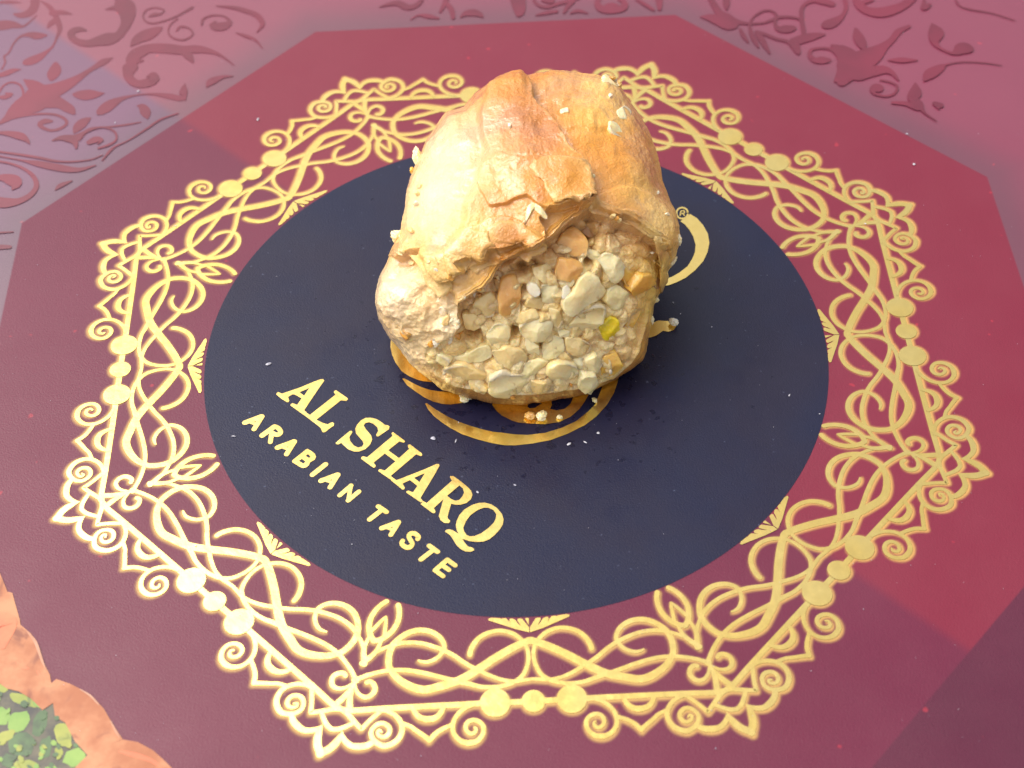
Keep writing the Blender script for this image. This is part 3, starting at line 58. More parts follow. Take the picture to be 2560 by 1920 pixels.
VAR = [[[-1.5627,1.553,.0067],[-1.5244,1.5523,.0088],[-1.4855,1.5471,.0026]],[[-1.446,1.5752,.0149],[-1.4394,1.5304,.0143],[-1.4479,1.4959,.0171],[-1.4702,1.4823,.0158],[-1.4928,1.4884,.0067],[-1.4979,1.4953,.0015]],[[-1.5489,1.4342,.0242],[-1.517,1.4361,.024],[-1.4925,1.4342,.0166],[-1.4616,1.4254,.0067],[-1.4431,1.4456,.0038],[-1.4262,1.4768,.0022]],[[-1.4234,1.5512,.0023],[-1.3948,1.5226,.0075],[-1.3734,1.4859,.0083],[-1.3576,1.4499,.0093],[-1.3435,1.4058,.008],[-1.3463,1.3677,.0051],[-1.3533,1.3219,.0039],[-1.3725,1.29,.0093],[-1.3929,1.2667,.018],[-1.4144,1.2518,.019],[-1.4283,1.2487,.0064]],[[-1.3761,1.4861,.0132],[-1.3464,1.486,.0106],[-1.3152,1.4749,.002]],[[-1.3631,1.4503,.0114],[-1.3742,1.4339,.0107],[-1.382,1.413,.0033]],[[-1.3833,1.3747,.0065],[-1.4059,1.3743,.0165],[-1.4311,1.3826,.0128],[-1.4595,1.3762,.0054],[-1.4758,1.3436,.0033],[-1.4846,1.2983,.0032],[-1.4953,1.2825,.0037],[-1.488,1.2531,.003],[-1.4934,1.2208,.003]],[[-1.4352,1.2165,.0021],[-1.458,1.2121,.0105],[-1.4795,1.1995,.0125],[-1.5039,1.1892,.0084]],[[-1.3334,1.2356,.0079],[-1.331,1.2089,.0188],[-1.3328,1.1847,.0194],[-1.3347,1.1607,.0069]],[[-1.4173,1.1667,.0031],[-1.3906,1.1448,.018],[-1.3688,1.1193,.025],[-1.3493,1.0902,.0364],[-1.3758,1.0609,.0495],[-1.4123,1.0323,.0318],[-1.4332,1.0028,.0179],[-1.4545,.9775,.0072],[-1.4629,.9667,.0018]],[[-1.3686,1.0996,.0368],[-1.3261,1.1083,.0347],[-1.2882,1.1333,.0255],[-1.2559,1.1629,.0152],[-1.2285,1.1932,.0095],[-1.2052,1.2159,.0115],[-1.1866,1.235,.0138],[-1.1647,1.2498,.0032]],[[-1.3303,1.0654,.0346],[-1.2919,1.0469,.0195],[-1.263,1.0215,.016],[-1.2476,1.001,.0055]],[[-1.4856,1.1079,.0031],[-1.4758,1.143,.0039],[-1.4547,1.1574,.0045],[-1.4267,1.1434,.0037],[-1.4102,1.1025,.0038],[-1.4133,1.0556,.0041]],[[-1.4779,1.0916,.0059],[-1.4623,1.0905,.0102],[-1.4486,1.1013,.008],[-1.4625,1.1082,.0034]],[[-1.4455,.9845,.004],[-1.3998,1.0004,.0048],[-1.3499,1.0064,.0047],[-1.306,1.0014,.0047],[-1.2757,.9838,.005],[-1.2624,.9599,.0047],[-1.2771,.9382,.0064],[-1.3037,.9307,.0056],[-1.3311,.9459,.006],[-1.3409,.9618,.0083],[-1.3273,.9722,.0119],[-1.3094,.9709,.0057]],[[-1.2618,1.0897,.0023],[-1.2408,1.0862,.0173],[-1.2172,1.0826,.0236],[-1.1915,1.0826,.0141],[-1.1689,1.0869,.002]],[[-1.1754,.992,.0034],[-1.1624,1.0103,.0191],[-1.1425,1.036,.0202],[-1.1142,1.0574,.0099],[-1.0746,1.0702,.004],[-1.0262,1.0726,.0047],[-.9736,1.059,.0111],[-.939,1.0447,.0108]],[[-1.234,.9163,.0045],[-1.2248,.9421,.0172],[-1.2124,.964,.0157],[-1.1965,.9781,.0026]],[[-1.2926,.8867,.0039],[-1.2664,.8961,.0114],[-1.2305,.8898,.0174],[-1.2081,.9107,.009],[-1.1856,.9317,.0047],[-1.1381,.934,.0039],[-1.0884,.9399,.0043],[-1.0465,.9483,.0027]],[[-1.0644,1.0226,.0018],[-1.0486,1.0176,.0116],[-1.0356,.9896,.0152],[-1.0277,.9622,.0025]],[[-1.1811,1.5549,.0086],[-1.1568,1.5089,.0304],[-1.141,1.4639,.0252],[-1.1389,1.4204,.0183],[-1.1459,1.3867,.0159],[-1.1609,1.3539,.0174],[-1.1862,1.3432,.0302],[-1.212,1.3366,.0238],[-1.2452,1.3265,.0169],[-1.2784,1.3373,.0124],[-1.3,1.36,.0109],[-1.3034,1.3857,.0132],[-1.2862,1.3972,.0131],[-1.2613,1.3911,.0033]],[[-1.1531,1.4998,.0268],[-1.1854,1.4978,.0112],[-1.2117,1.4911,.0022]],[[-1.1129,1.304,.0035],[-1.0925,1.3361,.0209],[-1.0679,1.3554,.0264],[-1.0432,1.3747,.0163],[-1.0283,1.3864,.0041]],[[-1.0717,1.4456,.0035],[-1.0563,1.4531,.0088],[-1.0377,1.456,.005],[-1.0285,1.4728,.0023],[-1.0543,1.4878,.003],[-1.0807,1.4811,.0033],[-1.0916,1.4558,.0025],[-1.083,1.4248,.0027],[-1.0574,1.41,.0039],[-1.0208,1.4201,.0039],[-.9826,1.4432,.0041],[-.942,1.4793,.0061]],[[-.981,1.3658,.0021],[-.9694,1.3862,.0057],[-.9418,1.3756,.0033],[-.9285,1.3449,.0029],[-.9531,1.3214,.0043],[-.9859,1.3323,.0035],[-1.0043,1.359,.0026],[-1.0026,1.3973,.0028],[-.9837,1.4259,.0036]],[[-1.0699,1.2304,.0042],[-1.1034,1.2247,.0151],[-1.0894,1.2649,.0256],[-1.0548,1.2872,.0213],[-1.0069,1.2837,.0225],[-.9557,1.2715,.0205],[-.911,1.2723,.0185],[-.8732,1.2612,.0113],[-.8347,1.2377,.005],[-.792,1.1895,.0016]],[[-1.1042,1.2003,.0242],[-1.105,1.1599,.0141],[-1.0806,1.1261,.0152],[-1.0494,1.1238,.0204],[-1.0276,1.1382,.0174],[-1.0326,1.1627,.0104],[-1.0497,1.1518,.002]],[[-.9527,1.2671,.009],[-.932,1.2408,.0129],[-.9164,1.2109,.0028]],[[-.932,1.1112,.0021],[-.9315,1.0755,.0102],[-.9258,1.0398,.0038]],[[-.9047,1.3899,.0028],[-.9017,1.4197,.0046],[-.8761,1.4351,.0044],[-.8379,1.4279,.0033],[-.8195,1.3963,.0085],[-.8449,1.3769,.0217],[-.8724,1.3875,.009],[-.8629,1.4039,.0034]],[[-.8661,1.4823,.0021],[-.8111,1.4693,.0082],[-.7693,1.4487,.0095],[-.7355,1.4245,.0095],[-.7168,1.38,.008],[-.7307,1.3427,.0022]],[[-.7945,1.3433,.0019],[-.7614,1.3239,.0072],[-.7308,1.3006,.0038],[-.7101,1.2615,.0014]],[[-.8654,1.0944,.0033],[-.8517,1.1173,.0147],[-.822,1.1351,.0081],[-.791,1.1369,.002]],[[-.9425,1.0645,.0018],[-.9332,1.0757,.0123],[-.9379,1.0997,.0025]],[[-1.4573,.9321,.0055],[-1.4262,.9261,.0106],[-1.3915,.9124,.0143],[-1.3684,.892,.0069],[-1.3585,.8764,.0018]],[[-1.286,.8936,.003],[-1.2557,.8914,.0104],[-1.2285,.8746,.0095],[-1.22,.848,.0036]],[[-1.444,.8491,.0038],[-1.387,.834,.0045],[-1.3222,.8148,.0051],[-1.2701,.7965,.0045],[-1.2201,.7912,.0037],[-1.1714,.7969,.003],[-1.1412,.813,.0022]],[[-1.441,.8305,.0024],[-1.3705,.8072,.0034],[-1.3184,.789,.0117],[-1.2537,.7664,.0136],[-1.2031,.7556,.0092],[-1.1558,.7704,.0026]],[[-1.4374,.8083,.004],[-1.3982,.7946,.0042],[-1.3575,.77,.0049],[-1.3254,.7354,.0062],[-1.3122,.6954,.0075],[-1.3241,.661,.0097],[-1.3522,.6385,.0127],[-1.3852,.6339,.0193],[-1.4151,.6394,.0202]],[[-1.4263,.7389,.0107],[-1.4065,.7376,.015],[-1.3825,.7252,.021],[-1.3699,.7065,.0145],[-1.3769,.6893,.0045]],[[-1.1832,.8714,.0112],[-1.1669,.8814,.0134],[-1.1488,.8764,.0037],[-1.1596,.8623,.0034]],[[-1.2143,.881,.002],[-1.2076,.9067,.0034],[-1.1801,.9274,.0042],[-1.1506,.9328,.004],[-1.1179,.9116,.0035],[-1.109,.8773,.0035],[-1.1265,.8562,.0048],[-1.1548,.8434,.0045]],[[-1.2561,.6774,.0023],[-1.2438,.6942,.0088],[-1.2167,.7101,.0036]],[[-1.1386,.7909,.0024],[-1.123,.8264,.0047],[-1.108,.8475,.0036],[-1.0733,.871,.0025],[-1.0234,.92,.0039],[-.9891,.9555,.0041],[-.9407,.9788,.0023]],[[-1.3928,.5165,.0041],[-1.3502,.517,.0024]],[[-1.3839,.4609,.0099],[-1.3506,.4587,.0066]],[[-.357,1.437,.0017],[-.3248,1.4498,.0087],[-.2978,1.4521,.0125],[-.2681,1.428,.0128],[-.2411,1.4391,.0096],[-.2248,1.4641,.0067]],[[-.2601,1.3669,.0019],[-.236,1.3866,.0043],[-.2066,1.3801,.0104],[-.1746,1.3669,.0041]],[[-.1688,1.3988,.0045],[-.1577,1.4283,.0073],[-.1491,1.4583,.0087]],[[-.1494,1.4408,.0077],[-.1338,1.4091,.0084],[-.1292,1.3656,.0067]],[[-.1051,1.3681,.0036],[-.0887,1.3841,.0122],[-.0672,1.3868,.0171],[-.0487,1.3767,.0112],[-.0384,1.363,.0033]],[[.0721,1.459,.0245],[.0755,1.4149,.0216],[.0766,1.3801,.0161],[.0732,1.3632,.0082]],[[.1224,1.4375,.0046],[.1345,1.4104,.0055],[.1607,1.3976,.0087],[.1936,1.4103,.0083],[.2266,1.4208,.0082],[.2599,1.4358,.0081]],[[.1265,1.3591,.0033],[.1537,1.3678,.0084],[.1888,1.3738,.0072]],[[.2124,1.3655,.0044],[.2249,1.3948,.0077],[.2427,1.4196,.0081]],[[.2335,1.3618,.004],[.2555,1.3709,.0086],[.2841,1.3579,.0029]],[[.1573,1.4349,.0128],[.1732,1.4293,.0149]],[[.3243,1.4309,.0082],[.318,1.4008,.0096],[.3307,1.3738,.0155],[.3597,1.3673,.0172],[.3923,1.3735,.0147],[.4025,1.3987,.0096],[.3883,1.4216,.0085]],[[.3364,1.3777,.0112],[.3591,1.3933,.0105],[.3747,1.3878,.0085]],[[.4415,1.4132,.0055],[.4657,1.3852,.0072],[.4872,1.3576,.0053]],[[.5091,1.4167,.0122],[.5088,1.3862,.0094],[.5062,1.3605,.0067]],[[.6672,1.409,.0088],[.6758,1.3692,.0104],[.687,1.3295,.0128],[.7049,1.3026,.0204],[.729,1.2837,.0123],[.7669,1.2702,.0063],[.8091,1.2692,.0049],[.8371,1.2798,.0055],[.8579,1.2952,.0053],[.8511,1.3213,.0045],[.8283,1.3295,.005],[.7992,1.3124,.0041],[.78,1.2883,.0037],[.7707,1.2594,.0045],[.7703,1.2175,.0068],[.7762,1.1838,.0071],[.7826,1.1545,.0029]],[[.7173,1.4008,.0107],[.7135,1.3706,.0106],[.7102,1.3449,.004]],[[.629,1.3125,.0043],[.6601,1.3059,.0188],[.6896,1.2867,.0257],[.7111,1.2682,.0253],[.7258,1.2797,.0086]],[[.7398,1.2449,.0043],[.7458,1.211,.0072],[.7549,1.1813,.003]],[[.7871,1.2246,.0077],[.7946,1.2032,.0103],[.8024,1.1654,.0086],[.8121,1.1237,.0029]],[[.7876,1.2287,.006],[.8119,1.2144,.0067],[.8401,1.1915,.0068],[.8719,1.1767,.0079],[.8901,1.1588,.0144],[.8954,1.1257,.0097],[.8961,1.1134,.0027]],[[.8894,1.1713,.0167],[.923,1.1853,.0189],[.956,1.1953,.0157],[.9884,1.2011,.004]],[[.8969,1.2373,.0122],[.878,1.2345,.0186],[.8572,1.2361,.0118],[.8485,1.2577,.0055],[.854,1.287,.0061],[.8763,1.2938,.0063],[.9075,1.2893,.0055],[.9288,1.2728,.0048],[.9307,1.2347,.0053],[.9243,1.1935,.0078]],[[.9262,1.2058,.0066],[.9307,1.2684,.0066],[.938,1.3233,.0066],[.9545,1.3523,.0066],[.9837,1.3674,.0104],[1.0095,1.3611,.0151],[1.0338,1.3462,.0126]],[[1.0786,1.3732,.0068],[1.0764,1.33,.0066],[1.0586,1.2885,.0072],[1.03,1.261,.0166],[1.0064,1.2459,.0193],[.9946,1.2383,.007]],[[.9786,1.079,.01],[.9607,1.0803,.0161],[.9403,1.0818,.0113],[.9288,1.1069,.0067],[.9378,1.1307,.0058],[.9648,1.1368,.0053],[.9924,1.1307,.0059],[1.0088,1.105,.0051],[1.0104,1.0686,.0044],[1.0004,1.0253,.005],[.9855,.9829,.0063]],[[1.0028,1.1463,.0056],[1.0314,1.1156,.0268],[1.0486,1.0657,.0368],[1.0307,1.0232,.034],[1.0018,.9739,.0146]],[[1.0432,1.0504,.0435],[1.0896,1.0791,.0397],[1.1195,1.101,.0301],[1.1537,1.131,.0155],[1.1855,1.1615,.0103],[1.2107,1.197,.0108],[1.2466,1.2193,.0069]],[[1.086,1.2188,.0055],[1.0872,1.1813,.0165],[1.091,1.1438,.0152],[1.0925,1.1233,.0041]],[[1.1119,1.3794,.0087],[1.1175,1.3355,.0145],[1.1384,1.3039,.0184],[1.1735,1.2927,.0233],[1.2126,1.3025,.0209],[1.2543,1.3251,.0153],[1.2874,1.3572,.0127]],[[1.1356,1.3471,.0092],[1.1564,1.3585,.011]],[[1.054,1.0096,.03],[1.0965,1.0183,.0227],[1.1334,1.0235,.018],[1.1557,1.006,.0086],[1.1673,.9736,.0031]],[[1.0997,.9434,.0191],[1.0833,.9367,.0075],[1.0898,.9169,.0055],[1.1179,.9052,.0046],[1.1453,.9167,.0043],[1.1587,.9468,.0041],[1.1399,.9677,.0042],[1.1162,.9773,.0039]],[[1.2136,.9545,.0037],[1.2059,.9162,.0185],[1.1931,.8901,.0156],[1.2059,.8662,.0119],[1.2131,.8278,.0046],[1.2398,.7883,.0023]],[[1.1323,.8754,.0058],[1.1687,.8689,.0096],[1.1979,.8516,.0151]],[[1.1535,1.066,.002],[1.1942,1.063,.012],[1.2399,1.0596,.0028]],[[1.241,.9642,.0027],[1.2649,.994,.019],[1.2984,1.0193,.0143],[1.322,1.0335,.0036],[1.3701,1.042,.0028],[1.4324,1.0334,.0028],[1.4801,1.0179,.002]],[[1.3184,1.2265,.0029],[1.3227,1.1844,.0235],[1.3091,1.144,.0132],[1.3177,1.1106,.0054],[1.3533,1.0835,.0081],[1.3892,1.1053,.0257],[1.406,1.0877,.0038]],[[1.2637,.8545,.0113],[1.2504,.863,.0073],[1.258,.8397,.003]],[[1.4139,1.3388,.0022],[1.4222,1.3037,.0027],[1.4551,1.284,.0034],[1.5113,1.2627,.0026],[1.5683,1.2245,.0025]],[[1.3191,1.3461,.0039],[1.3104,1.3036,.01],[1.3297,1.3193,.0066]]]

# ------------------------------------------------------------------ helpers
def link(name, me, mat, parent=None, smooth=True):
    o = bpy.data.objects.new(name, me); C.objects.link(o)
    if mat: me.materials.append(mat)
    if parent: o.parent = parent
    if smooth and len(me.polygons):
        me.polygons.foreach_set('use_smooth', np.ones(len(me.polygons), dtype=bool))
    return o
def mesh(name, V, F):
    me = bpy.data.meshes.new(name); V = np.asarray(V, dtype=float)*U
    me.from_pydata(V.tolist(), [], [tuple(int(i) for i in f) for f in F]); me.update(); return me
def fast_mesh(name, V, Q):
    """many quads at once"""
    V = np.asarray(V, dtype=np.float32)*U; Q = np.asarray(Q, dtype=np.int32); k = Q.shape[1]
    me = bpy.data.meshes.new(name); me.vertices.add(len(V)); me.vertices.foreach_set('co', V.ravel())
    me.loops.add(Q.size); me.loops.foreach_set('vertex_index', Q.ravel())
    me.polygons.add(len(Q)); me.polygons.foreach_set('loop_start', np.arange(0, Q.size, k, dtype=np.int32))
    me.polygons.foreach_set('loop_total', np.full(len(Q), k, dtype=np.int32)); me.update(calc_edges=True); return me
def attr(me, name, arr):
    arr = np.asarray(arr, dtype=np.float32)
    if arr.ndim == 1:
        A = me.attributes.new(name, 'FLOAT', 'POINT'); A.data.foreach_set('value', arr)
    else:
        A = me.attributes.new(name, 'FLOAT_COLOR', 'POINT')
        A.data.foreach_set('color', np.c_[arr, np.ones(len(arr))].astype(np.float32).ravel())
def thing(name, label, cat, loc=(0, 0, 0), group=None):
    o = bpy.data.objects.new(name, None); C.objects.link(o); o.location = [v*U for v in loc]; o.empty_display_size = 0.01
    o['label'] = label; o['category'] = cat
    if group: o['group'] = group
    return o

class NT:
    """short node helper"""
    def __init__(s, name):
        s.m = bpy.data.materials.new(name); s.m.use_nodes = True; s.t = s.m.node_tree; s.p = s.t.nodes['Principled BSDF']
        s.tc = s.t.nodes.new('ShaderNodeTexCoord')
    def n(s, k, **kw):
        q = s.t.nodes.new(k)
        for a_, v in kw.items(): setattr(q, a_, v)
        return q
    def put(s, sock, v):
        if hasattr(v, 'node'): s.t.links.new(v, sock)
        else: sock.default_value = v
    def math(s, op, a, b=None, c=None, clamp=False):
        q = s.n('ShaderNodeMath', operation=op); q.use_clamp = clamp; s.put(q.inputs[0], a)
        if b is not None: s.put(q.inputs[1], b)
        if c is not None: s.put(q.inputs[2], c)
        return q.outputs[0]
    def mix(s, f, a, b, mode='MIX'):
        q = s.n('ShaderNodeMix', data_type='RGBA', blend_type=mode); s.put(q.inputs[0], f)
        s.put(q.inputs[6], a if hasattr(a, 'node') else (*a, 1)[:4]); s.put(q.inputs[7], b if hasattr(b, 'node') else (*b, 1)[:4]); return q.outputs[2]
    def noise(s, scale, detail=3, rough=.55, vec=None, dist=0.0):
        q = s.n('ShaderNodeTexNoise'); q.inputs['Scale'].default_value = scale/U; q.inputs['Detail'].default_value = detail
        q.inputs['Roughness'].default_value = rough; q.inputs['Distortion'].default_value = dist
        s.t.links.new(vec or s.tc.outputs['Object'], q.inputs['Vector']); return q.outputs[0]
    def ramp(s, f, lo, hi, a=0.0, b=1.0):
        q = s.n('ShaderNodeMapRange', interpolation_type='SMOOTHSTEP'); s.put(q.inputs[0], f)
        q.inputs[1].default_value = lo; q.inputs[2].default_value = hi; q.inputs[3].default_value = a; q.inputs[4].default_value = b
        return q.outputs[0]
    def attr(s, name):
        q = s.n('ShaderNodeAttribute', attribute_name=name); return q
    def bump(s, h, strength, dist):
        q = s.n('ShaderNodeBump'); q.inputs['Strength'].default_value = strength; q.inputs['Distance'].default_value = dist*U
        s.t.links.new(h, q.inputs['Height']); return q.outputs[0]
    def setp(s, **kw):
        for k, v in kw.items():
            sock = s.p.inputs[k.replace('_', ' ')]
            if hasattr(v, 'node'): s.t.links.new(v, sock)
            elif isinstance(v, tuple) and len(v) == 3 and sock.type == 'RGBA': sock.default_value = (*v, 1)
            else: sock.default_value = v
        return s.m

# ------------------------------------------------------------------ materials
def mat_lid():
    s = NT('printed_lid'); co = s.n('ShaderNodeSeparateXYZ'); s.t.links.new(s.tc.outputs['Object'], co.inputs[0])
    x = s.math('MULTIPLY', co.outputs[0], 1/U); y = s.math('MULTIPLY', co.outputs[1], 1/U)
    ax, ay = s.math('ABSOLUTE', x), s.math('ABSOLUTE', y)
    d8 = s.math('MAXIMUM', s.math('MAXIMUM', ax, ay), s.math('MULTIPLY', s.math('ADD', ax, ay), 0.70711))
    outside = s.math('MULTIPLY', s.ramp(d8, 1.328, 1.334), s.ramp(s.math('ADD', x, y), -1.86, -1.80))   # the corner with the printed sweets has no edge
    l1 = s.ramp(s.math('ADD', x, y), 0.0, 0.05)             # printed diagonal band
    red = l1
    n1 = s.noise(1.6, 4, .6)
    inner = s.mix(red, (0.105, 0.006, 0.032), (0.155, 0.008, 0.029))
    outer = s.mix(red, (0.100, 0.024, 0.080), (0.165, 0.016, 0.050))  # purple half tinted lilac: sky sheen put into the ink colour
    shadow = s.math('MULTIPLY', s.ramp(d8, 1.50, 1.33), 0.55)   # printed soft dark border round the octagon
    outer = s.mix(shadow, outer, (0.050, 0.020, 0.038))
    plain = s.ramp(s.math('SUBTRACT', x, y), 1.80, 1.45)      # the far corners carry the glossy scroll finish, the near right corner is plain
    outer = s.mix(plain, (0.070, 0.005, 0.026), outer)
    col = s.mix(outside, inner, outer)
    col = s.mix(s.ramp(n1, .3, .8, 0, .10), col, (0.24, 0.03, 0.08))
    # small red flecks in the ink
    fl = s.ramp(s.noise(26, 1, .4), .75, .80, 0, .35); col = s.mix(fl, col, (0.50, 0.03, 0.05))
    g = s.attr('glow').outputs['Fac']
    col = s.mix(g, col, (0.80, 0.54, 0.13))
    wv = s.noise(210, 2, .6); b = s.bump(s.math('ADD', wv, s.math('MULTIPLY', s.noise(9, 4, .6), .9)), .17, .004)
    return s.setp(Base_Color=col, Roughness=s.ramp(s.noise(5, 5, .6), .3, .7, .36, .46), Normal=b, Specular_IOR_Level=0.5, Coat_Weight=s.math('MULTIPLY', s.math('MULTIPLY', outside, .6), plain), Coat_Roughness=.34, Coat_IOR=1.75)
def mat_navy():
    s = NT('navy_panel'); n1 = s.noise(2.2, 4, .6)
    col = s.mix(s.ramp(n1, .35, .7), (0.0045, 0.0075, 0.034), (0.008, 0.007, 0.027))
    col = s.mix(s.ramp(s.noise(60, 2, .5), .70, .80, 0, .35), col, (0.16, 0.20, 0.32))
    co = s.n('ShaderNodeSeparateXYZ'); s.t.links.new(s.tc.outputs['Object'], co.inputs[0])      # syrup and grease spots spread round the pastry
    dx = s.math('MULTIPLY', s.math('SUBTRACT', co.outputs[0], .03*U), 1/U); dy = s.math('MULTIPLY', s.math('ADD', co.outputs[1], .02*U), 1/U)
    rad = s.math('SQRT', s.math('ADD', s.math('MULTIPLY', dx, dx), s.math('MULTIPLY', dy, dy)))
    near = s.ramp(rad, .62, .25); spot = s.ramp(s.math('ADD', s.noise(34, 2, .5), s.math('MULTIPLY', near, .13)), .735, .76)
    film = s.ramp(s.math('ADD', s.noise(5, 4, .6), s.math('MULTIPLY', near, .30)), .62, .74)
    col = s.mix(s.math('MULTIPLY', spot, .4), col, (0.003, 0.004, 0.014))
    b = s.bump(s.math('ADD', s.noise(220, 2, .6), s.math('MULTIPLY', s.noise(7, 4, .6), .9)), .17, .004)
    return s.setp(Base_Color=col, Roughness=s.math('SUBTRACT', s.ramp(s.noise(4, 5, .6), .3, .7, .34, .44), s.math('ADD', s.math('MULTIPLY', spot, .14), s.math('MULTIPLY', film, .08))), Normal=b, Specular_IOR_Level=0.35)
def mat_foil():
    s = NT('gold_foil'); n = s.math('ADD', s.noise(30, 4, .6), s.math('MULTIPLY', s.noise(5, 3, .6), 3.0))
    col = s.mix(s.ramp(s.noise(6, 3, .6), .35, .7), (1.0, 0.75, 0.235), (1.0, 0.79, 0.29))
    b = s.bump(n, .12, .004)
    return s.setp(Base_Color=col, Metallic=1.0, Roughness=s.ramp(s.noise(45, 3, .6), .3, .7, .15, .23), Normal=b)
def mat_varnish():
    s = NT('spot_varnish'); n = s.noise(3, 3, .6)
    col = s.mix(s.ramp(n, .35, .65), (0.110, 0.007, 0.026), (0.155, 0.010, 0.034))
    return s.setp(Base_Color=col, Roughness=.34, Specular_IOR_Level=0.75)
def mat_print(name, a, b_, c=None, sc_=9.0):
    s = NT(name); col = s.mix(s.ramp(s.noise(sc_, 4, .6), .35, .68), a, b_)
    if c: col = s.mix(s.ramp(s.noise(sc_*1.7, 3, .6, dist=.6), .55, .72), col, c)
    return s.setp(Base_Color=col, Roughness=.40, Specular_IOR_Level=0.62)
def mat_food(name, rough=.42, coat=.35, sss=.22, bump=.5, colattr='tint', rough2=.25):
    s = NT(name); col = s.attr(colattr).outputs['Color']
    n1 = s.noise(14, 5, .62); n2 = s.noise(60, 4, .65); n3 = s.noise(5, 4, .6, dist=.8)
    col = s.mix(s.ramp(n1, .42, .74, 0, .26), col, (0.80, 0.55, 0.30), 'MULTIPLY')
    col = s.mix(s.ramp(n2, .58, .80, 0, .22), col, (0.95, 0.80, 0.52))
    col = s.mix(s.ramp(n3, .50, .75, 0, .30), col, (0.50, 0.20, 0.04))
    h = s.math('ADD', s.math('MULTIPLY', n1, 1.3), s.math('ADD', s.math('MULTIPLY', n2, .75), s.math('MULTIPLY', s.noise(170, 2, .6), .6)))
    b = s.bump(h, bump, .022); b2 = s.bump(s.math('ADD', n1, s.math('MULTIPLY', s.noise(34, 3, .6), .6)), .35, .02)
    return s.setp(Base_Color=col, Roughness=s.ramp(n2, .35, .7, rough, rough2), Coat_Weight=s.ramp(s.noise(6, 4, .6), .38, .58, .10, coat*2.2), Coat_IOR=1.6, Coat_Roughness=.11, Normal=b, Coat_Normal=b2,
                  Subsurface_Weight=sss, Subsurface_Radius=(1.0, .62, .30), Subsurface_Scale=.035*U, Specular_IOR_Level=.5)
def mat_chunk(name, a, b_, rough=.36, coat=.25, sss=.3):
    s = NT(name); n = s.noise(13, 4, .6); n2 = s.noise(75, 3, .6)
    col = s.mix(s.ramp(n, .36, .66), a, b_); col = s.mix(s.ramp(n2, .58, .8, 0, .3), col, (0.93, 0.82, 0.58))
    b = s.bump(s.math('ADD', n, s.math('MULTIPLY', n2, .5)), .45, .014)
    return s.setp(Base_Color=col, Roughness=rough, Coat_Weight=coat*2.2, Coat_Roughness=.13, Normal=b, Subsurface_Weight=.45,
                  Subsurface_Radius=(1.0, .62, .28), Subsurface_Scale=.045*U)
M = dict(lid=mat_lid(), navy=mat_navy(), foil=mat_foil(), var=mat_varnish(),
         roll=mat_print('printed_pastry', (0.32, 0.085, 0.018), (0.48, 0.20, 0.085), (0.19, 0.036, 0.008)),
         hi=mat_print('printed_highlight', (0.44, 0.23, 0.15), (0.42, 0.16, 0.075)), red=mat_print('printed_shade', (0.55, 0.12, 0.045), (0.62, 0.18, 0.07)),
         dark=mat_print('printed_gap', (0.012, 0.014, 0.018), (0.10, 0.09, 0.05), None, 14),
         leaf0=mat_print('printed_nut_bright', (0.13, 0.27, 0.035), (0.22, 0.36, 0.06), (0.07, 0.17, 0.03)),
         leaf1=mat_print('printed_nut_yellow', (0.20, 0.25, 0.025), (0.30, 0.32, 0.045), (0.10, 0.15, 0.03)),
         leaf2=mat_print('printed_nut_dark', (0.028, 0.080, 0.025), (0.06, 0.14, 0.04), (0.015, 0.04, 0.018)),
         crust=mat_food('baked_crust', .42, .45, .15, .32), fill=mat_food('nut_filling', .40, .35, .45, .45),
         cream=mat_chunk('cream_nut', (0.98, 0.80, 0.44), (0.95, 0.71, 0.32)), tan=mat_chunk('tan_nut', (0.95, 0.69, 0.32), (0.90, 0.60, 0.24)),
         pale=mat_chunk('pale_nut', (0.97, 0.82, 0.48), (0.94, 0.74, 0.35)), brown=mat_chunk('brown_nut', (0.48, 0.22, 0.08), (0.58, 0.29, 0.10)),
         gold=mat_chunk('golden_nut', (0.84, 0.47, 0.14), (0.72, 0.36, 0.10)), yellow=mat_chunk('yellow_nut', (0.96, 0.70, 0.012), (0.94, 0.64, 0.02)),
         sesame=mat_chunk('sesame_seed', (0.90, 0.82, 0.66), (0.86, 0.74, 0.52)), orange=mat_chunk('orange_crust', (0.90, 0.52, 0.10), (0.86, 0.42, 0.06)),
         dust=mat_print('pale_dust', (0.32, 0.33, 0.42), (0.50, 0.50, 0.56)))

# ------------------------------------------------------------------ the box and its printed, foil-stamped lid
EPS = 0.0005
box = thing('sweets_box', 'burgundy cardboard sweets box lid with gold octagon filigree and navy round panel under the pastry', 'box')
L = 3.2
fine = np.arange(-1.26, 1.2601, .0042); coarse = np.linspace(1.42, L, 14)
gx = np.r_[-coarse[::-1], fine, coarse]; n = len(gx)
GX, GY = np.meshgrid(gx, gx); P = np.c_[GX.ravel(), GY.ravel()]
def resample(st, k=5):
    """Catmull-Rom through x, y, half-width rows"""
    p = np.array(st); q = np.vstack([2*p[0]-p[1], p, 2*p[-1]-p[-2]]); out = []
    for i in range(1, len(q)-2):
        for j in range(k):
            t = j/k; a0, a1, a2, a3 = q[i-1], q[i], q[i+1], q[i+2]
            out.append(.5*((2*a1)+(-a0+a2)*t+(2*a0-5*a1+4*a2-a3)*t*t+(-a0+3*a1-3*a2+a3)*t**3))
    out.append(p[-1]); out = np.array(out); out[:, 2] = np.maximum(out[:, 2], .0008); return out
FR = [resample(s)*np.array([1, 1, .80]) for s in FIL]
